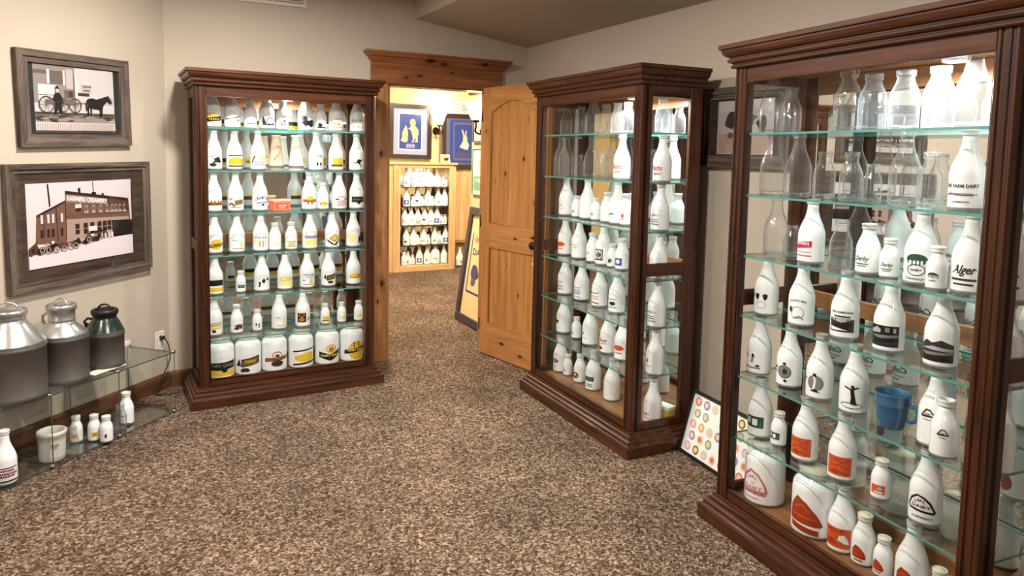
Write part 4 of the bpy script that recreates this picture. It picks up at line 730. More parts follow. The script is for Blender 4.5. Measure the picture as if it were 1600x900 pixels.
NAMES = {'A': ('left cabinet', cabA), 'B': ('middle cabinet', cabB), 'C': ('right cabinet', cabC)}
TIER = ['top shelf', 'second shelf', 'third shelf', 'fourth shelf', 'fifth shelf', 'sixth shelf', 'cabinet floor']
def special(kind, style, label, mw, ang, group):
    if kind == 'K':
        t = thing('paper_carton', label, 'carton', mw, ang, group)
        MB().lathe([(0, 0), (.047, 0), (.047, .02), (.026, .205), (.029, .208), (.029, .216), (0, .216)], 24).obj('cone', M['carton_'+style], t)
        MB().lathe([(.0475, .012), (.0465, .030)], 24).obj('foot_band', M['print_band'], t)
        if style == 'cone_red':
            pr = [('t', 'Milk', .2, 3, 2.6, 2, .6, 'pink'), ('l', [(-2, -3), (-.6, -1), (.8, 0), (2, 2.6)], .5, 'rose'), ('l', [(-.6, -1), (1, -1.6)], .35, 'rose'), ('p', blob(-1.2, -2, .8, 8, 1, 60, .5), 'pink')]
            def f(x, z, l):
                zz = .10+z*.013; rr = .047+(zz-.02)/.185*(.026-.047)+l+.0006; a = x*.01/.036-math.pi/2; return (rr*math.cos(a), rr*math.sin(a), zz)
            link('label_print', prims_mesh('p', pr, f), t)
    elif kind == 'X':
        t = thing('butter_carton', label, 'carton', mw, ang+.25, group)
        MB().box(-.055, .055, -.035, .035, 0, .062, bev=.002).obj('box', M['carton_body'], t)
        MB().box(-.057, .057, -.037, .037, .055, .068, bev=.002).obj('lid', M['carton_lid'], t)
        link('label_print', prims_mesh('p', [('r', -4, -1.6, 4, 1.6, 'orange'), ('t', 'CREAM', 0, .4, 5.6, 1, 'white'), ('t', 'BUTTER', 0, -.9, 4, .7, 'white')], lambda x, z, l: (x*.01, -.0352-l, .028+z*.01)), t)
        t2 = thing('butter_dish', 'small white dish behind the coral carton, third shelf, left cabinet', 'dish', (mw[0]-.02, mw[1]+.075, mw[2]), 0)
        MB().lathe([(0, 0), (.03, 0), (.045, .03), (.043, .03), (.028, .004), (0, .004)], 20).obj('bowl', M['milk'], t2)
    elif kind == 'M':
        t = thing('blue_mug', label, 'mug', mw, ang, group)
        MB().lathe([(0, .004), (.036, 0), (.040, .006), (.044, .03), (.048, .05), (.0495, .072), (.052, .076), (.052, .084), (.0505, .088), (.054, .112), (.0555, .116), (.054, .118), (.051, .112), (.046, .08), (.042, .03), (0, .012)], 32).obj('bowl', M['blue_glaze'], t)
        MB().tube([(.049, 0, .095), (.066, 0, .098), (.082, 0, .088), (.086, 0, .066), (.080, 0, .046), (.064, 0, .036), (.046, 0, .038)], .0065, 10).obj('handle', M['blue_glaze'], t)
M['carton_cone_red'] = plain('waxed_carton_cream', srgb(232, 205, 180), .4); M['carton_cone_white'] = plain('waxed_carton_white', srgb(238, 236, 228), .4)
M['print_band'] = plain('grey_band', srgb(110, 104, 108), .5)
M['carton_body'] = plain('coral_carton', srgb(232, 120, 90), .5); M['carton_lid'] = plain('pale_carton_lid', srgb(246, 190, 160), .5)
M['blue_glaze'] = plain('blue_glaze', srgb(44, 92, 128), .18, coat=.6)
for ck in 'ABC':
    cname, root = NAMES[ck]; mw = Matrix.Translation(root.location) @ root.rotation_euler.to_matrix().to_4x4(); ang = root.rotation_euler.z
    for ti, row in enumerate(INV[ck]):
        z = (SHC if ck == 'C' else SH)[ti]+.0042 if ti < 6 else .1225
        for i, (u, d, kind, style) in enumerate(row):
            p = mw @ Vector((u, d, z)); rr = ang + {'A': 0, 'B': .22, 'C': .32}[ck] + random.uniform(-.16, .16)
            grp = 'items on the %s of the %s' % (TIER[ti], cname)
            tail = '%s, %s' % (TIER[ti], cname); od = ORD[i] + ' from left'
            if style in ('c', 'cw', 'cb'): d_ = {'c': 'clear glass bottle', 'cw': 'frosty pale glass bottle', 'cb': 'clear bottle with bulb neck'}[style]; lab = '%s %s, %s, %s' % (SIZE[kind], d_, od, tail)
            elif kind in SIZE:
                wd = S[style][0]; nm = 'white jar' if kind == 'J' else 'white bottle'
                lab = '%s %s, %s, %s, %s' % (SIZE[kind] if kind != 'J' else 'squat', nm, wd, od, tail)
            elif kind == 'K': lab = '%s cone carton, %s, %s' % ('red-patterned' if style == 'cone_red' else 'plain white', od, tail)
            elif kind == 'X': lab = 'low coral carton with pale lid, %s, %s' % (od, tail)
            else: lab = 'glossy blue mug with handle, ' + tail
            if len(lab.replace(',', '').split()) > 16: lab = lab.replace('white ', '', 1)
            if kind in SIZE: bottle(kind, style, lab, tuple(p), rr, grp)
            else: special(kind, style, lab, tuple(p), ang if kind != 'M' else ang+.1, grp)
p = (Matrix.Translation(cabB.location) @ cabB.rotation_euler.to_matrix().to_4x4()) @ Vector((1.035, .325, .1225))
t = thing('yellow_box', 'small yellow carton behind the last bottle on the floor of the middle cabinet', 'box', tuple(p), math.radians(-80))
M['ybox'] = plain('yellow_card', srgb(226, 196, 70), .5)
MB().box(-.05, .05, -.03, .03, 0, .075, bev=.002).obj('box', M['ybox'], t)
MB().box(-.051, .051, -.031, .031, .058, .077, bev=.002).obj('lid', M['carton_cone_white'], t)
# ------------------------------------------------------------ pictures
M['barn'] = wood('barn_wood', (.170, .130, .104, 1), (.045, .034, .028, 1), 'x', rough=.8, coat=0, scale=1.6, contrast=1.4, bump=.6)
M['barn_v'] = wood('barn_wood_upright', (.170, .130, .104, 1), (.045, .034, .028, 1), 'z', rough=.8, coat=0, scale=1.6, contrast=1.4, bump=.6)
M['barn_in'] = wood('barn_wood_dark', (.085, .055, .040, 1), (.030, .019, .014, 1), 'x', rough=.7, coat=0, scale=1.4, contrast=1.3, bump=.5)
M['mat_green'] = plain('dark_green_mat', srgb(28, 36, 30), .8)
M['black_frame'] = plain('black_frame', (.012, .011, .012, 1), .3)
M['pic_glass'] = thin_glass('picture_glass', (.99, .99, .99, 1), (.95, .95, .95, 1), f0=.02, fpow=5)
for a in [('s0', 214, 204, 208), ('s1', 205, 190, 188), ('s2', 170, 145, 134), ('s3', 112, 82, 68), ('s4', 84, 56, 44), ('s5', 44, 28, 24), ('s6', 24, 16, 16),
          ('g0', 196, 190, 188), ('g1', 180, 172, 168), ('g2', 140, 131, 126), ('g3', 100, 92, 86), ('g4', 62, 56, 54), ('g5', 30, 27, 28),
          ('navy', 34, 62, 140), ('matblue', 150, 160, 196), ('cream', 240, 206, 150), ('tan', 214, 170, 104), ('offw', 240, 236, 232), ('sage', 130, 178, 150), ('lav', 190, 170, 210), ('peach', 240, 196, 160), ('mint', 190, 210, 180), ('slate', 88, 90, 120), ('steel', 60, 70, 110)]: pm(*a)
def framed(name, label, w_, h_, fw, depth, loc, rot, outer, outer_v, inner=None, iw=0, print_=None, pw=0, ph=0, matm=None, cat='picture', px=0, pz=0, bg=None, group=None, bevel=.003):
    """upright picture, centre at loc; local -y faces the viewer"""
    t = thing(name, label, cat, loc, 0, group); t.rotation_euler = rot
    a, b = w_/2, h_/2
    def mitre(poly, y0, y1, nm, mt): MB().prism(poly, lambda x, z, y: (x, y, z), y0, y1).obj(nm, mt, t)
    def ring(a, b, f_, y0, y1, nm, mh, mv):
        mitre([(-a, b), (a, b), (a-f_, b-f_), (-a+f_, b-f_)], y0, y1, nm, mh); mitre([(-a, -b), (a, -b), (a-f_, -b+f_), (-a+f_, -b+f_)], y0, y1, nm, mh)
        mitre([(-a, -b), (-a, b), (-a+f_, b-f_), (-a+f_, -b+f_)], y0, y1, nm, mv); mitre([(a, -b), (a, b), (a-f_, b-f_), (a-f_, -b+f_)], y0, y1, nm, mv)
    ring(a, b, fw*.55, -depth, 0, 'frame_rail', outer, outer_v); ring(a-fw*.55, b-fw*.55, fw*.45, -depth*.72, 0, 'frame_lip', outer, outer_v)
    a2, b2 = a-fw, b-fw
    if inner: ring(a2, b2, iw, -depth*.5, 0, 'inner_board', inner, inner)
    MB().box(-a2, a2, -depth*.3, 0, -b2, b2).obj('backing_board', matm or M['mat_green'], t)
    if print_:
        yb = -depth*.3-.001 if not inner else -depth*.5-.001
        MB().box(px-pw/2, px+pw/2, yb, -depth*.2, pz-ph/2, pz+ph/2).obj('photo_paper', bg or M['s0'], t)
        link('photo_print', prims_mesh('photo_print', print_, lambda x, z, l: (px+x*.01, yb-l, pz+z*.01), lay=.00006, step=100), t)
    MB().box(-a2, a2, -depth*.62, -depth*.62+.002, -b2, b2).obj('glass', M['pic_glass'], t)
    return t
PN = 'print_'
# horse and cart photograph (cm, 47.8 x 34)
R_ = random.Random(5)
hc = [('r', -23.9, -17, 23.9, 17, 'g0'), ('p', [(-23.9, 17), (-.5, 17), (-.5, -1), (-23.9, -2)], 'g2'), ('r', -.5, -2, 23.9, 16, 'g0'), ('r', -23.9, 12.6, -5, 14.6, 'g3'), ('r', -16.4, 8, -15, 15, 's0'), ('r', -14.8, 7.8, -7.4, 14, 'g3'), ('r', -7.4, 7.5, -6.2, 15, 's0'),
      ('r', -5.6, 6, -1.6, 16, 'g1'), ('r', -21.6, .6, -11, 7.4, 's0'), ('r', -21.6, -4, -12, .6, 'g0'), ('r', -21.6, 2, -11.4, 2.4, 'g3'), ('r', -7, 1, -.8, 5.2, 'g3'), ('r', -4.6, 1.6, -2, 4.6, 'g4'), ('r', -.6, -6, .8, 13, 's0'), ('r', -1.2, -6, -.6, 13, 'g3'),
      ('r', 3, 4.2, 9.5, 9, 'g1'), ('p', [(2.6, 9), (6, 10.6), (10, 9)], 's0'), ('r', 4.4, 5.2, 8.4, 6, 'g3'), ('r', 4.2, 7.2, 9.4, 8, 'g3'), ('r', 1, 2.6, 8, 4.2, 'g4'), ('g', 8, -3.2, 23.9, -2.6, 0, 's0'), ('r', 17, -1.6, 23.9, 3, 'g1'),
      ('r', -23.9, -9.5, 23.9, -6.4, 'g3'), ('r', -23.9, -12, 23.9, -9, 'g2'), ('r', -23.9, -17, 23.9, -11.5, 's1'), ('r', -23.9, -17, 23.9, -15.6, 'g4'), ('g', -23.9, -7.4, 23.9, -6.4, 0, 'g4')]
hc += [('g', x, -15.4, x+.35, -12, 0, 'g2') for x in [-23+1.25*i for i in range(37)]]
hc += [('p', blob(R_.uniform(-22, 22), R_.uniform(-11, -7.5), R_.uniform(.4, 1), 8, R_.uniform(2, 5), i+100, .4), R_.choice(['g2', 'g4', 'g1'])) for i in range(22)]
for cx_, rr_ in ((-17.6, 4.3), (-8.4, 3.6), (-1.2, 3.8)):
    hc += [('o', cx_, -2.6, rr_, rr_, .5, 'g4')] + [('l', [(cx_-rr_*math.cos(a), -2.6-rr_*math.sin(a)), (cx_+rr_*math.cos(a), -2.6+rr_*math.sin(a))], .22, 'g3') for a in [i*math.pi/5 for i in range(5)]]
hc += [('p', [(-18, 0), (-6, .4), (1, -1), (1, -2), (-18, -2)], 'g3'), ('p', [(-13.6, 1.5), (-12.6, 3.6), (-10.4, 3.6), (-9, 1.6), (-8, -2), (-9.6, -1.6), (-9, -7.2), (-10.6, -7.2), (-11.2, -3.4), (-12.2, -7.2), (-13.6, -7.2), (-12.8, -1.6), (-14.6, 0)], 'g5'), ('e', -11.5, 4.7, .95, 1.2, 'g1'), ('r', -12.7, 5.5, -10.3, 6, 'g5'), ('r', -12.2, 5.8, -10.9, 7, 'g5')]
hc += [('p', [(6.2, 1.2), (9, 1.8), (12, 1.2), (14.5, 2), (18.6, 3.2), (19.6, 3.8), (20, 3), (21.6, .8), (21.8, -.6), (20.4, -.8), (19, .6), (17, -1.2), (16, -2.4), (15.6, -4.2), (8.6, -3.6), (6.8, -3), (6, -1)], 'g5')]
for x in (6.4, 8.2, 15, 14): hc += [('l', [(x, -2.5), (x+.2, -5), (x-.1, -8)], .8, 'g5')]
hc += [('l', [(1, -1), (8, -1.2)], .3, 'g4'), ('l', [(6.2, .8), (5.4, -1.6), (5.6, -5)], .6, 'g5')]
sc_ = (-.963-.293)/2
p_ = diag(sc_, (1.498+1.982)/2, .002)
framed('framed_photo', 'grey barnwood framed photo of a horse and cart, above the creamery photo', .668, .476, .062, .030, p_, (0, math.radians(-1.6), math.radians(45)), M['barn'], M['barn_v'], print_=hc, pw=.478, ph=.340, matm=M['mat_green'], bg=M['g0'])
# creamery photograph (cm, 64 x 42.5)
cr = [('r', -32, -21.2, 32, 21.2, 's0'), ('p', [(-28, -9), (-27, 5.5), (-10.5, 12), (-10.5, -11)], 's3'), ('p', [(-10.5, -11), (-10.5, 17), (30, 10.5), (31.5, -6), (5, -9)], 's3'), ('p', [(-10.5, 17), (30, 10.6), (30, 9), (-10.5, 15.2)], 's5'),
      ('p', [(-10, 15), (15.5, 11.2), (15.5, 8), (-10, 11)], 's2'), ('p', [(15.5, 11.3), (30, 9), (30, 3), (15.5, 7)], 's4'), ('p', [(-27, 5.5), (-10.5, 12), (-10.5, 10.8), (-27, 4.2)], 's5'),
      ('p', [(-10.5, 2), (30, .2), (30, -1.6), (-10.5, -.2)], 's2'), ('p', [(18, -1), (32, -2), (32, -10.5), (19, -11.5)], 's6'), ('p', [(-10.5, -.3), (18, -1), (18, -9), (-10.5, -10)], 's2'),
      ('l', [(-20.2, 20.8), (-19.4, 9.4)], .9, 's6'), ('l', [(6.4, 21), (6.8, 15)], .5, 's6'), ('r', -2.8, 15, -1.2, 18, 's6'), ('e', 7, 14.6, 1.6, .9, 's6'), ('r', 12, 12.6, 13.4, 14.4, 's6'),
      ('l', [(-16, 8.8), (-15.5, -9)], .5, 's5'), ('l', [(-23, 6), (-23, -6)], .4, 's5'), ('l', [(-10.5, 12), (-10.5, -9)], .35, 's5'),
      ('p', [(-32, -11), (-27, -7.5), (-27.5, -14), (-32, -14.5)], 's4'), ('r', -4.8, 7.4, -1, 9.6, 's0'), ('r', -4.6, 5.6, -1.2, 7.4, 's5')]
for i, x in enumerate((1, 5.5, 10, 14.4, 17.6, 20.2, 23, 26)):
    z = 7-.16*i; cr += [('r', x, z-2.2, x+2.0-.06*i, z+1.5, 's2'), ('r', x+.4, z-1.4, x+1.5, z+.6, 's4'), ('r', x-.2, z-2.6, x+2.2, z-2.2, 's1')]
for x in (-5.2, -.2, 4, 8.6, 12, 15): cr += [('r', x, -6.4, x+2.4, -.9, 's5'), ('r', x+.2, -4, x+2.2, -3.7, 's2')]
for x in (-25, -21.4, -18.8, -13.8): cr += [('r', x, 1, x+1.4, 5.5, 's1'), ('r', x, -6, x+1.2, -2, 's5')]
cr += [('l', [(-10.4, z_), (29.5, z_*.62+.3)], .12, 's4') for z_ in (3.4, 4.6, 9.8)]
cr += [('p', [(-32, -14.6), (-20, -15.4), (-4, -13.6), (14, -10.6), (32, -10.4), (32, -21.2), (-32, -21.2)], 's0')]
for i in range(34):
    x = -31+1.45*i; zb = -14.6+.0026*(x+31)**2*.75
    cr.append(('p', blob(x+R_.uniform(-.5, .5), zb+2.2+R_.uniform(-.8, 1.2), R_.uniform(.9, 1.7), 9, 1.1, 200+i, .45), R_.choice(['s5', 's5', 's4', 's6', 's2'])))
for x, z in ((-21.5, -12.6), (-17, -12.8), (-12.6, -12.8), (-8.6, -12.4), (-5.6, -12.2), (2.4, -10), (-25, -12.4)): cr += [('o', x, z, 1.7, 1.8, .3, 's5'), ('o', x, z, 1.3, 1.4, .25, 's1')]
cr += [('e', -19, -9, .9, .8, 's0'), ('e', 4.6, -7.4, 1.2, 1, 's0'), ('r', 2.4, -5.6, 7.6, -3, 's0'), ('p', [(-1, -6.2), (3, -6.6), (14, -5.2), (14, -6), (3, -7.4)], 's6'), ('e', 13, -9, .7, 1.6, 's1'), ('e', 15.6, -9, .8, 1.8, 's1'), ('e', 17.4, -8.8, .8, 1.7, 's0'), ('e', 10.8, -8.8, .7, 1.8, 's2')]
vs_, fs_ = text_tris('FARMERS CREAMERY', .02)
cr_sign = ('sign',)
p_ = diag((-1.04-.163)/2, (.781+1.4145)/2, .002)
fp = framed('framed_photo', 'large barnwood framed photo of a brick creamery building, above the milk cans', .878, .632, .046, .034, p_, (0, math.radians(-.7), math.radians(45)), M['barn'], M['barn_v'], inner=M['barn_in'], iw=.075, print_=cr, pw=.642, ph=.428, matm=M['barn_in'], bg=M['s0'], px=-.012, pz=.004)
me = bpy.data.meshes.new('sign'); ybs = -.034*.5-.001-.0075
me.from_pydata([((-.012+(2.6+x*24.6)*.01), ybs, .004+(11.35-x*24.6*.125+y*2.3)*.01) for x, y in vs_], [], fs_); me.materials.append(M['offw']); me.update(); link('sign_lettering', me, fp)
# picture on the right wall between the cabinets
rp = [('r', -17, -13, 17, 13, 'g1'), ('p', [(-17, -13), (17, -13), (17, -5), (-17, -3)], 's2'), ('p', blob(-9, 4, 5, 11, .9, 71, .4), 'g4'), ('p', blob(2, 3, 4, 11, 1.4, 72, .4), 'g3'), ('p', blob(11, 2, 4, 10, .8, 73, .4), 'g5'), ('e', -9, -4, 2, 1.6, 's3'), ('r', -17, 8, 17, 13, 'g0')]
framed('framed_photo', 'grey barnwood framed picture on the right wall between two glass cabinets', .58, .405, .06, .03, (RX-.002, 2.545, 1.66), (0, 0, math.radians(-90)), M['barn'], M['barn_v'], print_=rp, pw=.36, ph=.27, matm=M['barn_in'], bg=M['g1'])
# framed sheet of bottle caps leaning against the right wall
bc = thing('collector_picture', 'white sheet of round milk bottle caps in thin black frame, leaning on floor', 'picture', (2.40, 2.44, 0.0))
lean = math.radians(15)
bc.rotation_euler = (-lean, 0, math.radians(-96)); bc.location = (2.425, 2.42, .003)
W2, H2 = .50, .325
for nm, b_ in (('frame_rail', (-W2/2, W2/2, -.008, .012, 0, .016)), ('frame_rail', (-W2/2, W2/2, -.008, .012, H2-.016, H2)), ('frame_rail', (-W2/2, -W2/2+.016, -.008, .012, .016, H2-.016)), ('frame_rail', (W2/2-.016, W2/2, -.008, .012, .016, H2-.016))):
    MB().box(*b_, bev=.002).obj(nm, M['black_frame'], bc)
MB().box(-W2/2+.014, W2/2-.014, 0, .008, .014, H2-.014).obj('backing_sheet', M['offw'], bc)
cc_ = ['lav', 'peach', 'rose', 'violet', 'mint', 'tan', 'pink', 'olive', 'orange', 'sage']
capm = {}
for c_ in cc_:
    mb = MB().lathe([(0, 0), (.0225, 0), (.0225, .0012), (0, .0012)], 20)
    mb2 = MB().add([(x, -z, y) for x, y, z in mb.v], mb.f, 0)
    mb2.add([(x*.72, -.0016, y*.72) for x, y, z in MB().lathe([(0, 0), (.019, 0)], 20).v], MB().lathe([(0, 0), (.019, 0)], 20).f, 1)
    capm[c_] = mb2.mesh('milk_cap', [M[c_], M['peach' if c_ not in ('peach', 'orange') else 'rose']])
k = 0
for r_ in range(5):
    for q in range(7):
        if (r_*7+q*3) % 11 == 5: continue
        o = link('milk_cap', capm[cc_[(r_*3+q*7+r_*q) % 10]], bc); o.location = (-.19+.0635*q+(.012 if r_ % 2 else 0), -.0006, .048+.057*r_)
# ------------------------------------------------------------ low glass shelf at the left wall
M['chrome'] = plain('chrome', (.6, .6, .6, 1), .12, metal=1)
gs = thing('glass_shelf_unit', 'low clear glass shelf unit holding milk cans along the left wall', 'shelf')
gs.location = diag(0, 0, 0); gs.rotation_euler = (0, 0, math.radians(45))
# local x along the wall (negative to the left), local -y into the room
D0, D1, XR, MOD = .020, .362, -.348, .382
def gbox(mb, x0, x1, y0, y1, z0, z1, thin):
    mb.box(x0, x1, y0, y1, z0, z1); n = len(mb.f)-6
    for i in range(6):
        big = {'z': (0, 1), 'x': (3, 5), 'y': (2, 4)}[thin]; mb.m[n+i] = 0 if i in big else 1
ZT = .352
for i in range(3):
    xa, xb = XR-MOD*(i+1)+.002, XR-MOD*i-.002
    for z in (.012, ZT):
        mb = MB(); gbox(mb, xa, xb, -D1, -D0, z-.003, z+.003, 'z'); mb.obj('glass_panel', [M['table_glass'], M['edge_dim']], gs)
for i in range(4):
    x = XR-MOD*i
    mb = MB(); gbox(mb, x-.003, x+.003, -D1+.004, -D0-.004, .016, ZT-.004, 'x'); mb.obj('glass_upright', [M['glass'], M['edge_dim']], gs)
    for yy in (-D1+.012, -D0-.012):
        for z in (.012, ZT):
            MB().lathe([(0, -.007), (.013, -.007), (.0135, 0), (.013, .007), (0, .007)], 16, c=(x, yy, z)).obj('chrome_connector', M['chrome'], gs)
def on_shelf(x, y, z): # world point -> tuple
    return (x, y, z)
TOP = ZT+.0034; LOWZ = .0154
M['galv'] = plain('galvanised_steel', (.17, .16, .155, 1), .42, metal=.75, noise=.45, nscale=9, bump=.15, bscale=60)
M['galv_lit'] = plain('galvanised_steel_lit', (.50, .50, .49, 1), .30, metal=.85, noise=.25, nscale=7, bump=.1, bscale=40)  # same metal as the body; light caught by upward faces painted in as lighter colour
M['green_paint'] = plain('dark_green_paint', (.006, .022, .018, 1), .25, coat=.4, noise=.35, nscale=12)
M['worn'] = plain('worn_green_metal', (.095, .085, .078, 1), .5, metal=.5, noise=.5, nscale=10)
M['iron'] = plain('dark_iron', (.03, .03, .032, 1), .4, metal=.7)
def can(label, loc, R, H, neck, nh, sh0, mats, rot, side=True, lid='flat', loop_r=None):
    """H total height of lid; sh0 = height of the shoulder start"""
    body, sho, top = mats
    t = thing('milk_can', label, 'milk can', loc, rot)
    MB().lathe([(0, .004), (R-.004, .004), (R-.002, 0), (R+.002, .002), (R+.002, .022), (R, .026), (R, sh0-.03), (R+.002, sh0-.028), (R+.003, sh0-.022), (R+.002, sh0-.016), (R, sh0-.012), (R+.001, sh0-.004), (R-.001, sh0)], 40).obj('body', body, t)
    zn = H-nh
    MB().lathe([(R-.001, sh0), (R-.004, sh0+.006), (neck+.012, zn-.012), (neck+.003, zn), (neck, zn+.008)], 40).obj('shoulder', sho, t)
    MB().lathe([(neck, zn+.006), (neck, zn+.014), (neck+.002, zn+.018), (neck, zn+.022), (neck, H-.030), (neck+.004, H-.028), (neck+.005, H-.022)], 36).obj('neck', sho if top is None else top, t)
    lidm = top or body
    ld = MB().lathe([(neck+.003, H-.026), (neck+.008, H-.024), (neck+.009, H-.012), (neck+.007, H-.004), (neck+.002, H), (neck-.008, H-.002), (neck-.014, H-.009), (0, H-.009)], 36).obj('lid', lidm, t)
    lr = loop_r or neck*.62
    MB().tube([(lr*math.cos(a), 0, H-.009+lr*.95*math.sin(a)) for a in [math.pi*i/12 for i in range(13)]], .0052, 8).obj('lid_handle', lidm, ld)
    if side:
        za, zb = H-.055, sh0+.03
        rb = R-.01
        MB().tube([(-neck, 0, za), (-neck-.03, 0, za+.004), (-(neck+rb)/2-.035, 0, za-.012), (-rb-.012, 0, za-.045), (-rb-.010, 0, (za+zb)/2-.01), (-rb+.008, 0, zb-.012), (-rb+.010, 0, zb-.02)], .0065, 8).obj('side_handle', lidm, t)
    return t
vdir = math.radians(-27)
can('large galvanised milk can with bright conical shoulder, leftmost on the glass shelf', (-.536, 3.768, TOP), .142, .405, .066, .055, .258, (M['galv'], M['galv_lit'], M['galv_lit']), vdir+.3, side=False)
can('middle galvanised milk can with curved side handle and loop lid', (-.348, 3.955, TOP), .112, .378, .058, .092, .235, (M['galv'], M['galv_lit'], M['galv_lit']), vdir-.25)
can('small dark green milk can with rusty lower body, rightmost on the shelf', (-.172, 4.140, TOP), .0895, .300, .056, .052, .190, (M['worn'], M['green_paint'], M['iron']), vdir+.1)
t = thing('paper_sheet', 'white paper strip lying on the glass shelf under the green can', 'paper', (-.155, 4.045, TOP-.0004), math.radians(46))
M['paper'] = plain('white_paper', srgb(222, 214, 200), .7)
# (kept thin: it is a folded card)
MB().box(-.10, .10, -.012, .05, 0, .0022).obj('sheet', M['paper'], t)
# crock and bottles standing on the lower glass
M['stone'] = plain('stoneware_glaze', srgb(206, 200, 190), .3, coat=.3, noise=.06, nscale=30)
t = thing('stoneware_crock', 'round cream stoneware crock on the lower glass of the shelf unit', 'crock', (-.392, 3.818, LOWZ), vdir+.75); t.scale = (.82, .82, .92)
MB().lathe([(0, .004), (.060, 0), (.0655, .006), (.0675, .03), (.070, .10), (.071, .128), (.075, .132), (.077, .142), (.075, .152), (.070, .154), (.065, .150), (.062, .12), (.060, .02), (0, .016)], 40).obj('bowl', M['stone'], t)
link('label_print', prims_mesh('p', [('t', 'Ferrells', 0, .6, 4.6, 1.5, 'slate'), ('r', -2.2, -.6, 1.8, -.4, 'slate'), ('t', 'DAIRY', .3, -1.3, 2.6, .6, 'slate')], cyl_map(.0705, .085, 1.0)), t)
st('plum_lines', 'plum lettering band', [('g', -4.2, .8, 4.2, 1.2, 0, 'maroon')] + lines(0, (.2, -.8, -1.6), 8, .6, 'maroon', 80) + [('r', -4.4, -3.5, 4.4, -3.0, 'black')])
st('rose_plain', 'faint rose print', [('g', -2, 0, 2.6, .4, .1, 'pink'), ('r', -3.4, -4.4, 3.4, -3.8, 'black')])
st('gold_square', 'gold square label', [('r', -.6, -2.2, 2.6, .8, 'yellow'), ('r', 0, -1.6, 2, .2, 'amber')])
st('dark_bird', 'small black figure', [('p', blob(.8, -.6, 1.1, 9, .7, 82, .4), 'black'), ('r', .2, -2, 1.4, -1.5, 'black')])
g_ = 'bottles on the lower glass of the shelf unit'
bottle('Q', 'plum_lines', 'tall white bottle with plum lettering, left of the stoneware crock', (-.550, 3.625, LOWZ), vdir+.5, g_)
bottle('H', 'c', 'small clear glass bottle just right of the stoneware crock', (-.313, 3.853, LOWZ), vdir, g_)
bottle('H', 'gold_square', 'small white bottle with gold label behind the small clear bottle', (-.306, 4.005, LOWZ), vdir, g_)
bottle('H', 'gold_square', 'small white bottle with gold label, beside the black figure bottle', (-.226, 3.990, LOWZ), vdir+.3, g_)
bottle('H', 'dark_bird', 'small white bottle with small black figure on the lower glass', (-.170, 3.946, LOWZ), vdir+.2, g_)
bottle('H', 'c', 'small clear bottle in front of the tall rose print bottle', (-.110, 4.085, LOWZ), vdir, g_)
bottle('P', 'rose_plain', 'tall white bottle with faint rose print, rightmost on the lower glass', (-.084, 4.165, LOWZ), vdir, g_)
# ------------------------------------------------------------ outlets and cord
M['outlet'] = plain('white_plastic', srgb(226, 220, 208), .35)
def outlet(s, z, label):
    t = thing('wall_outlet', label, 'outlet', diag(s, z, 0), math.radians(45))
    MB().box(-.038, .038, -.006, 0, -.060, .060, bev=.003).obj('plate', M['outlet'], t)
    for zz in (-.024, .024): MB().box(-.017, .017, -.0085, -.005, zz-.015, zz+.015, bev=.003).obj('socket', M['outlet'], t)
    return t
outlet(-.080, .312, 'white wall outlet with a black plug, near the left cabinet')
outlet(-.345, .315, 'white wall outlet half hidden behind the green milk can')
M['black_rubber'] = plain('black_rubber', (.012, .012, .012, 1), .45)
q = diag(-.080, .336, .010); e1 = diag(-.058, .29, .045); e2 = diag(-.062, .20, .06); e3 = diag(-.115, .10, .05); e4 = diag(-.15, .02, .05); e5 = (.07, 4.62, .006); e6 = (.16, 4.60, .006); e7 = (.27, 4.64, .02)
e8 = (.36, 4.70, .006)
t = thing('power_cord', 'black power cord hanging from the outlet down to the carpet', 'cord', (q.x, q.y, 0))
def sm(pts, n=6):
    P = [Vector(p) for p in pts]; out = []
    for i in range(len(P)-1):
        a, b, c, d = P[max(i-1, 0)], P[i], P[i+1], P[min(i+2, len(P)-1)]
        for k in range(n):
            u = k/n; out.append(.5*((2*b)+(-a+c)*u+(2*a-5*b+4*c-d)*u*u+(-a+3*b-3*c+d)*u**3))
    return out + [P[-1]]
o_ = Vector((q.x, q.y, 0))
pg = MB(); a_ = diag(-.080, .336, .008)-o_; b_ = diag(-.080, .336, .034)-o_
pg.tube([a_, b_], .012, 10).obj('plug', M['black_rubber'], t)
MB().tube([p-o_ for p in sm([diag(-.080, .336, .032), e1, e2, e3, e4, e5, e6, e7, e8])], .0035, 8).obj('cable', M['black_rubber'], t)
# ------------------------------------------------------------ far room
M['pine'] = wood('light_pine', (.72, .50, .27, 1), (.50, .29, .12, 1), 'z', rough=.5, coat=.1)
M['pine_x'] = wood('light_pine_across', (.72, .50, .27, 1), (.50, .29, .12, 1), 'x', rough=.5, coat=.1)
fc = thing('pine_bottle_case', 'light pine glass-front case full of milk bottles in the far room', 'cabinet', (2.755, 8.29, 0))
FW, FH, FD = .905, 1.385, .32
MB().box(.0, .055, 0, FD, 0, FH-.03, bev=.003).obj('side_panel', M['pine'], fc)
MB().box(.055, .135, -.012, .03, .0, FH-.03, bev=.004).obj('pilaster', M['pine'], fc)
for xx in (.070, .088, .106, .122): MB().box(xx-.003, xx+.003, -.017, -.011, .06, FH-.08).obj('flute', M['pine'], fc)
MB().box(.135, .150, -.004, .03, .045, 1.32).obj('front_stile', M['pine'], fc)
MB().box(.815, .865, -.010, .03, 0, FH-.03, bev=.003).obj('front_stile', M['pine'], fc); MB().box(.865, FW, 0, FD, 0, FH-.03, bev=.003).obj('side_panel', M['pine'], fc)
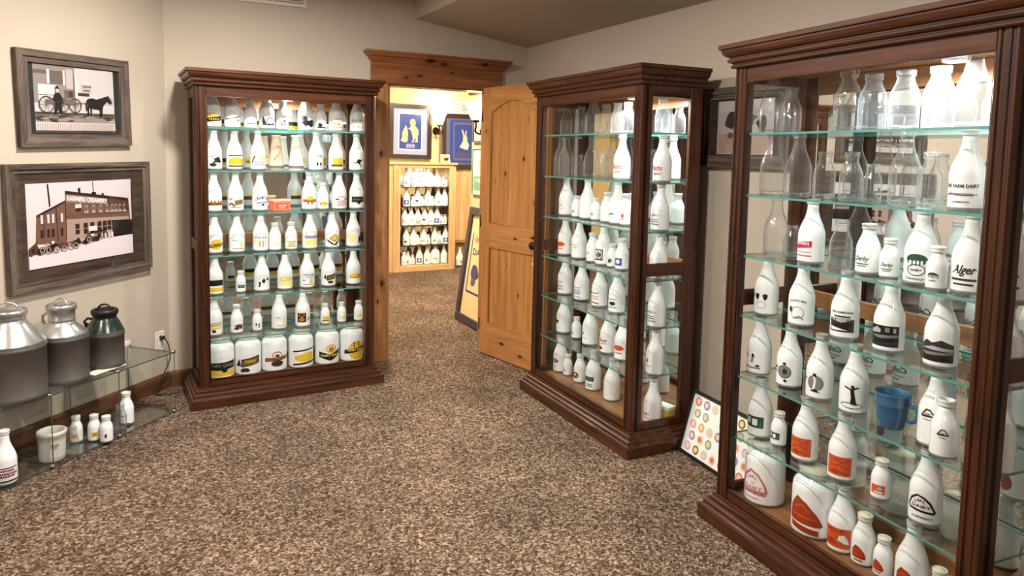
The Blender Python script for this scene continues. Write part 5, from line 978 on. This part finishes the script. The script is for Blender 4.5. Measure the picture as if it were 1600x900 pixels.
MB().box(.135, .815, -.010, .03, 0, .070, bev=.003).obj('bottom_rail', M['pine_x'], fc); MB().box(.135, .815, -.010, .03, 1.315, FH-.03, bev=.003).obj('top_rail', M['pine_x'], fc)
MB().box(-.015, FW+.015, -.025, FD, FH-.03, FH, bev=.004).obj('top_board', M['pine_x'], fc)
MB().box(.055, .865, .03, FD, .05, .07).obj('floor_board', M['pine_x'], fc)
MB().box(.055, .865, FD-.012, FD, .07, FH-.03).obj('mirror', M['mirror'], fc)
FSH = [1.067, .820, .577, .322]
for z in FSH: MB().box(.058, .862, .035, FD-.015, z-.006, z).obj('glass_shelf', M['edge_dim'], fc)
area('case_light', (.46, .12, 1.305), .10, 7, (1, .95, .88), parent=fc)
FI = [[(636, 'Q'), (646, 'H'), (657, 'G'), (671.5, 'G'), (684.5, 'Q'), (693.5, 'H'), (699.5, 'H')],
      [(636, 'Q'), (645, 'H'), (653.5, 'Q'), (661.5, 'H'), (670, 'Q'), (678, 'H'), (686.5, 'Q'), (697, 'Q')],
      [(633.5, 'Q'), (643.5, 'Q'), (654, 'Q'), (665, 'Q'), (675, 'Q'), (684.5, 'Q'), (693.3, 'H'), (699.3, 'H')],
      [(636, 'Q'), (647.5, 'Q'), (655.5, 'H'), (663.5, 'Q'), (672.3, 'H'), (681.5, 'Q'), (690.3, 'P'), (698, 'Q')],
      [(631.5, 'P'), (640, 'P'), (647.5, 'H'), (657, 'Q'), (669.5, 'Q'), (682.5, 'G'), (697, 'Q')]]
FT = ['top row', 'second row', 'third row', 'fourth row', 'bottom row']
PROF['G'] = dict(r=.062, zc=.09, s=1.1, body=[(0,.004),(.056,0),(.061,.004),(.062,.012),(.062,.02),(.062,.13),(.058,.155),(.046,.18),(.026,.197),(.022,.205)], neck=(.022, .205), rim=.027, top=.228)
fcols = ['grey_small', 'pink_small', 'black_blot', 'blue_block', 'red_small', 'plain', 'orange_small', 'violet_text', 'grey_line', 'black_oval', 'rose_plain']
fwords = {'grey_small': 'grey print', 'pink_small': 'pink print', 'black_blot': 'black print', 'blue_block': 'blue print', 'red_small': 'red print', 'plain': 'no print', 'orange_small': 'orange print', 'violet_text': 'violet print', 'grey_line': 'grey line', 'black_oval': 'black oval', 'rose_plain': 'rose print'}
SIZE['G'] = 'wide jug shaped'
RF = random.Random(11)
for ri, row in enumerate(FI):
    z = FSH[ri]+.0006 if ri < 4 else .0705
    prev = None
    for ci, (px_, k_) in enumerate(row):
        xw = 2.904+(px_-624.5)*(3.576-2.904)/(703-624.5)+.02; yw = 8.29+.10
        if k_ == 'H' or k_ == 'P': yw -= .03
        r_ = PROF[k_]['r']*.98
        if prev is not None and xw-prev[0] < r_+prev[1]+.001: yw += .06 if k_ in 'HP' else .0; xw = max(xw, prev[0]+(r_+prev[1])*.93) if k_ not in 'HP' else xw
        prev = (xw, r_)
        xw = min(xw, 3.575); style = fcols[(ri*3+ci*4+ri*ci) % len(fcols)]
        lab = '%s white bottle, %s, %s from left, %s, far pine case' % (SIZE[k_], fwords[style], ORD[ci], FT[ri])
        t = thing('milk_bottle', lab, 'bottle', (xw, yw, z), math.radians(-20)+RF.uniform(-.2, .2), 'bottles on the %s of the far pine case' % FT[ri])
        link('body', body_mesh(k_, 'milk', True), t); link('rim', rim_mesh(k_, 'rim'), t)
        if S[style][1]:
            key = (style, k_)
            link('label_print', print_mesh(style, k_)[0], t)
# small glass unit and board beside the case
t = thing('glass_cube_shelf', 'small glass cube shelf on the carpet right of the pine case', 'shelf', (3.69, 8.36, 0))
for z in (.012, .30): MB().box(0, .30, 0, .22, z-.004, z+.004).obj('glass_panel', [M['glass']], t)
for x in (0, .30): MB().box(x-.004 if x else 0, x if x else .004, 0, .22, .018, .294).obj('glass_upright', [M['glass']], t)
for x in (.008, .292): MB().box(x-.008, x+.008, -.004, .012, .002, .308).obj('corner_post', M['chrome'], t)
bottle('Q', 'grey_small', 'white bottle standing in the small glass cube by the pine case', (3.80, 8.45, .0165), 0, None)
bottle('P', 'pink_small', 'medium white bottle inside the small glass cube, left one', (3.722, 8.44, .0165), 0, None)
t = thing('pine_cupboard', 'tall pale pine cupboard on the far wall under the rabbit picture', 'cupboard', (3.70, 8.49, .32))
MB().box(0, .62, 0, .12, 0, .975, bev=.004).obj('case', M['pine'], t)
for x in (.04, .22, .40): MB().box(x, x+.15, -.014, 0, .03, .945, bev=.004).obj('door', M['pine'], t)
# posters
M['pic_brown'] = plain('brown_black_frame', (.03, .02, .018, 1), .3, coat=.4)
boy = [('r', -16.5, -24, 16.5, 24, 'offw'), ('r', -15, -22.5, 15, 22.5, 'navy'), ('e', 3.2, 11.5, 3.8, 4, 'cream'), ('p', [(-1.2, 13), (1, 16.4), (5, 16.4), (7.4, 12.4), (6, 9)], 'tan'), ('p', [(1, 8), (6.4, 7.8), (10.8, 3), (11, -3.5), (9, -7), (3.4, -7), (1.8, -1), (-.4, 3), (-3.4, 3.6), (-.6, 5.2)], 'cream'),
       ('p', [(3.2, -6.8), (6, -6.4), (5, -13), (2.2, -13.8), (2, -12.6), (3.6, -11.4)], 'peach'), ('p', [(6.8, -6.6), (10, -6.4), (10.4, -12.6), (8, -13.6), (6, -13.4), (7.6, -11.6)], 'peach'),
       ('p', [(-6.2, 8.2), (-4.8, 5), (-4, 2.4), (-3.4, -4), (-4, -12.8), (-8, -14), (-13, -11.8), (-11, -8), (-11, -2), (-8.4, 4)], 'cream'), ('p', blob(-7.4, -4, 2.8, 9, .9, 90, .3), 'tan'), ('r', -5.4, -20.6, 6, -15.8, 'matblue'), ('t', 'GOOD MILK', .2, -17, 9, 1.2, 'navy'), ('t', 'FOR THEM', .2, -19.2, 8, 1.2, 'navy')]
framed('framed_poster', 'black framed blue poster of a child and small dog, above the pine case', .575, .70, .055, .035, (3.145, 8.617, 1.775), (math.radians(-1.5), math.radians(1.0), 0), M['pic_brown'], M['pic_brown'], print_=boy, pw=.33, ph=.48, matm=M['matblue'], bg=M['navy'])
rab = [('r', -15, -25, 15, 25, 'slate'), ('r', -13, -22, 13, 22, 'navy'), ('l', [(.8, 6), (-2.4, 15.5)], 1.7, 'cream'), ('l', [(2.4, 6), (3.4, 14)], 1.6, 'cream'), ('e', 2, 4, 3.2, 3.6, 'peach'), ('p', [(-1, 1), (5, 1), (8, -5), (6, -11), (1, -10), (-6, -7.5), (-3, -3)], 'cream'), ('p', blob(1, -6, 3, 9, 1.2, 93, .4), 'offw'), ('r', -12, -21, 12, -14, 'steel')]
framed('framed_poster', 'black framed blue poster of a white rabbit beside the wall sconce', .62, .72, .055, .035, (3.845, 8.49, 1.665), (0, 0, 0), M['pic_brown'], M['pic_brown'], print_=rab, pw=.40, ph=.56, matm=M['slate'], bg=M['navy'])
framed('small_photo', 'small pale framed photo standing on top of the pine case', .13, .10, .012, .012, (3.53, 8.36, FH+.052), (math.radians(-8), 0, 0), M['offw'], M['offw'], print_=[('r', -5, -3.6, 5, 3.6, 'tan'), ('p', blob(1, -.6, 2.2, 9, 1.6, 95, .4), 's5')], pw=.10, ph=.072, matm=M['offw'])
grn = [('r', -13, -17, 13, -4, 'sage'), ('r', -11, -3, 11, 17, 'offw'), ('p', blob(-1, 6, 5, 10, .8, 96, .4), 'peach'), ('p', blob(2, 9, 3, 9, .8, 97, .4), 'tan'), ('t', 'MILK', 0, -8, 16, 3, 'offw')]
framed('framed_poster', 'green and white poster on the side wall past the door', .32, .42, .014, .015, (2.718, 5.62, 1.345), (0, 0, math.radians(-90)), M['sage'], M['sage'], print_=grn, pw=.28, ph=.38, matm=M['offw'], bg=M['offw'])
framed('framed_poster', 'pale picture with dark bottom frame under the side wall sconce', .34, .24, .018, .018, (2.718, 5.60, 1.725), (0, 0, math.radians(-90)), M['g3'], M['g3'], print_=[('r', -13, -8, 13, 8, 'offw'), ('p', blob(-4, 0, 4, 9, 1, 98, .4), 'cream')], pw=.28, ph=.18, matm=M['offw'])
# framed sign leaning beyond the door
ls = thing('leaning_sign', 'tall dark blue framed sign leaning on the side wall beyond the door', 'sign', (2.555, 5.42, .003))
ln = math.asin(.14/1.03); ls.rotation_euler = (-ln, 0, math.radians(-92))
SW, SHH = .70, 1.03
M['navy_frame'] = plain('dark_navy_frame', (.020, .024, .045, 1), .3, coat=.3)
for b_ in ((-SW/2, SW/2, -.02, .015, 0, .07), (-SW/2, SW/2, -.02, .015, SHH-.07, SHH), (-SW/2, -SW/2+.07, -.02, .015, .07, SHH-.07), (SW/2-.07, SW/2, -.02, .015, .07, SHH-.07)): MB().box(*b_, bev=.004).obj('frame_rail', M['navy_frame'], ls)
MB().box(-SW/2+.06, SW/2-.06, 0, .010, .06, SHH-.06).obj('board', M['cream'], ls)
link('sign_print', prims_mesh('s', [('l', [(-22, 30), (-22, -22), (22, -22)], 2.0, 'steel'), ('l', [(-24.5, 36), (-24.5, -26)], 1.2, 'offw'), ('p', blob(-8, -4, 6.5, 11, 1.3, 99, .3), 'steel'), ('p', blob(-10, -13, 4, 9, 1.4, 88, .3), 'slate'), ('t', 'DAIRY', -2, 14, 32, 6, 'steel'), ('t', 'Ice Cream', -2, 26, 30, 7, 'rose')], lambda x, z, l: (x*.01, -l, .5+z*.01), step=100), ls)
# sconces
M['shade'] = plain('sconce_glass', (.9, .8, .6, 1), .4, emit=(1, .80, .48, 1), estr=9)
def sconce(label, loc, rz, power):
    t = thing('wall_sconce', label, 'lamp', loc, rz, 'wall sconces')
    # local +y is the wall, the arm comes out to -y
    MB().tube([(0, 0, 0), (0, -.012, 0)], .045, 20).obj('wall_plate', M['bronze'], t)
    arm = MB().tube(sm([(0, -.01, 0), (0, -.07, -.045), (0, -.13, -.03), (0, -.13, .02), (0, -.13, .06)], 5), .009, 8)
    arm.tube(sm([(0, -.05, -.03), (.03, -.06, -.055), (.055, -.06, -.02), (.035, -.06, .01), (.02, -.06, -.01)], 5), .006, 6)
    arm.tube(sm([(0, -.05, -.03), (-.03, -.06, -.055), (-.055, -.06, -.02), (-.035, -.06, .01), (-.02, -.06, -.01)], 5), .006, 6)
    arm.lathe([(.001, .05), (.03, .055), (.032, .075), (.02, .08)], 16, c=(0, -.13, 0)); arm.obj('arm', M['bronze'], t)
    MB().lathe([(.028, .07), (.045, .085), (.062, .125), (.075, .18), (.098, .225), (.102, .228), (.095, .224), (.072, .18), (.058, .125), (.040, .088), (.026, .075)], 28, c=(0, -.13, 0)).obj('shade', M['shade'], t)
    d = bpy.data.lights.new('sconce_light', 'POINT'); d.energy = power; d.color = (1, .76, .42); d.shadow_soft_size = .04
    o = bpy.data.objects.new('sconce_light', d); COL.objects.link(o); o.parent = t; o.location = (0, -.13, .29)
sconce('lit glass wall sconce on iron scroll between the two blue posters', (3.50, 8.62, 1.80), 0, 26)
sconce('lit glass wall sconce on the side wall just beyond the door', (2.72, 5.46, 1.72), math.radians(-90), 16)
t = thing('wall_bracket_shelf', 'short dark wooden ledge high on the side wall', 'shelf', (2.72, 5.70, 2.03))
MB().box(-.05, 0, -.16, .10, 0, .05, bev=.004).obj('ledge', M['cab_d'], t)
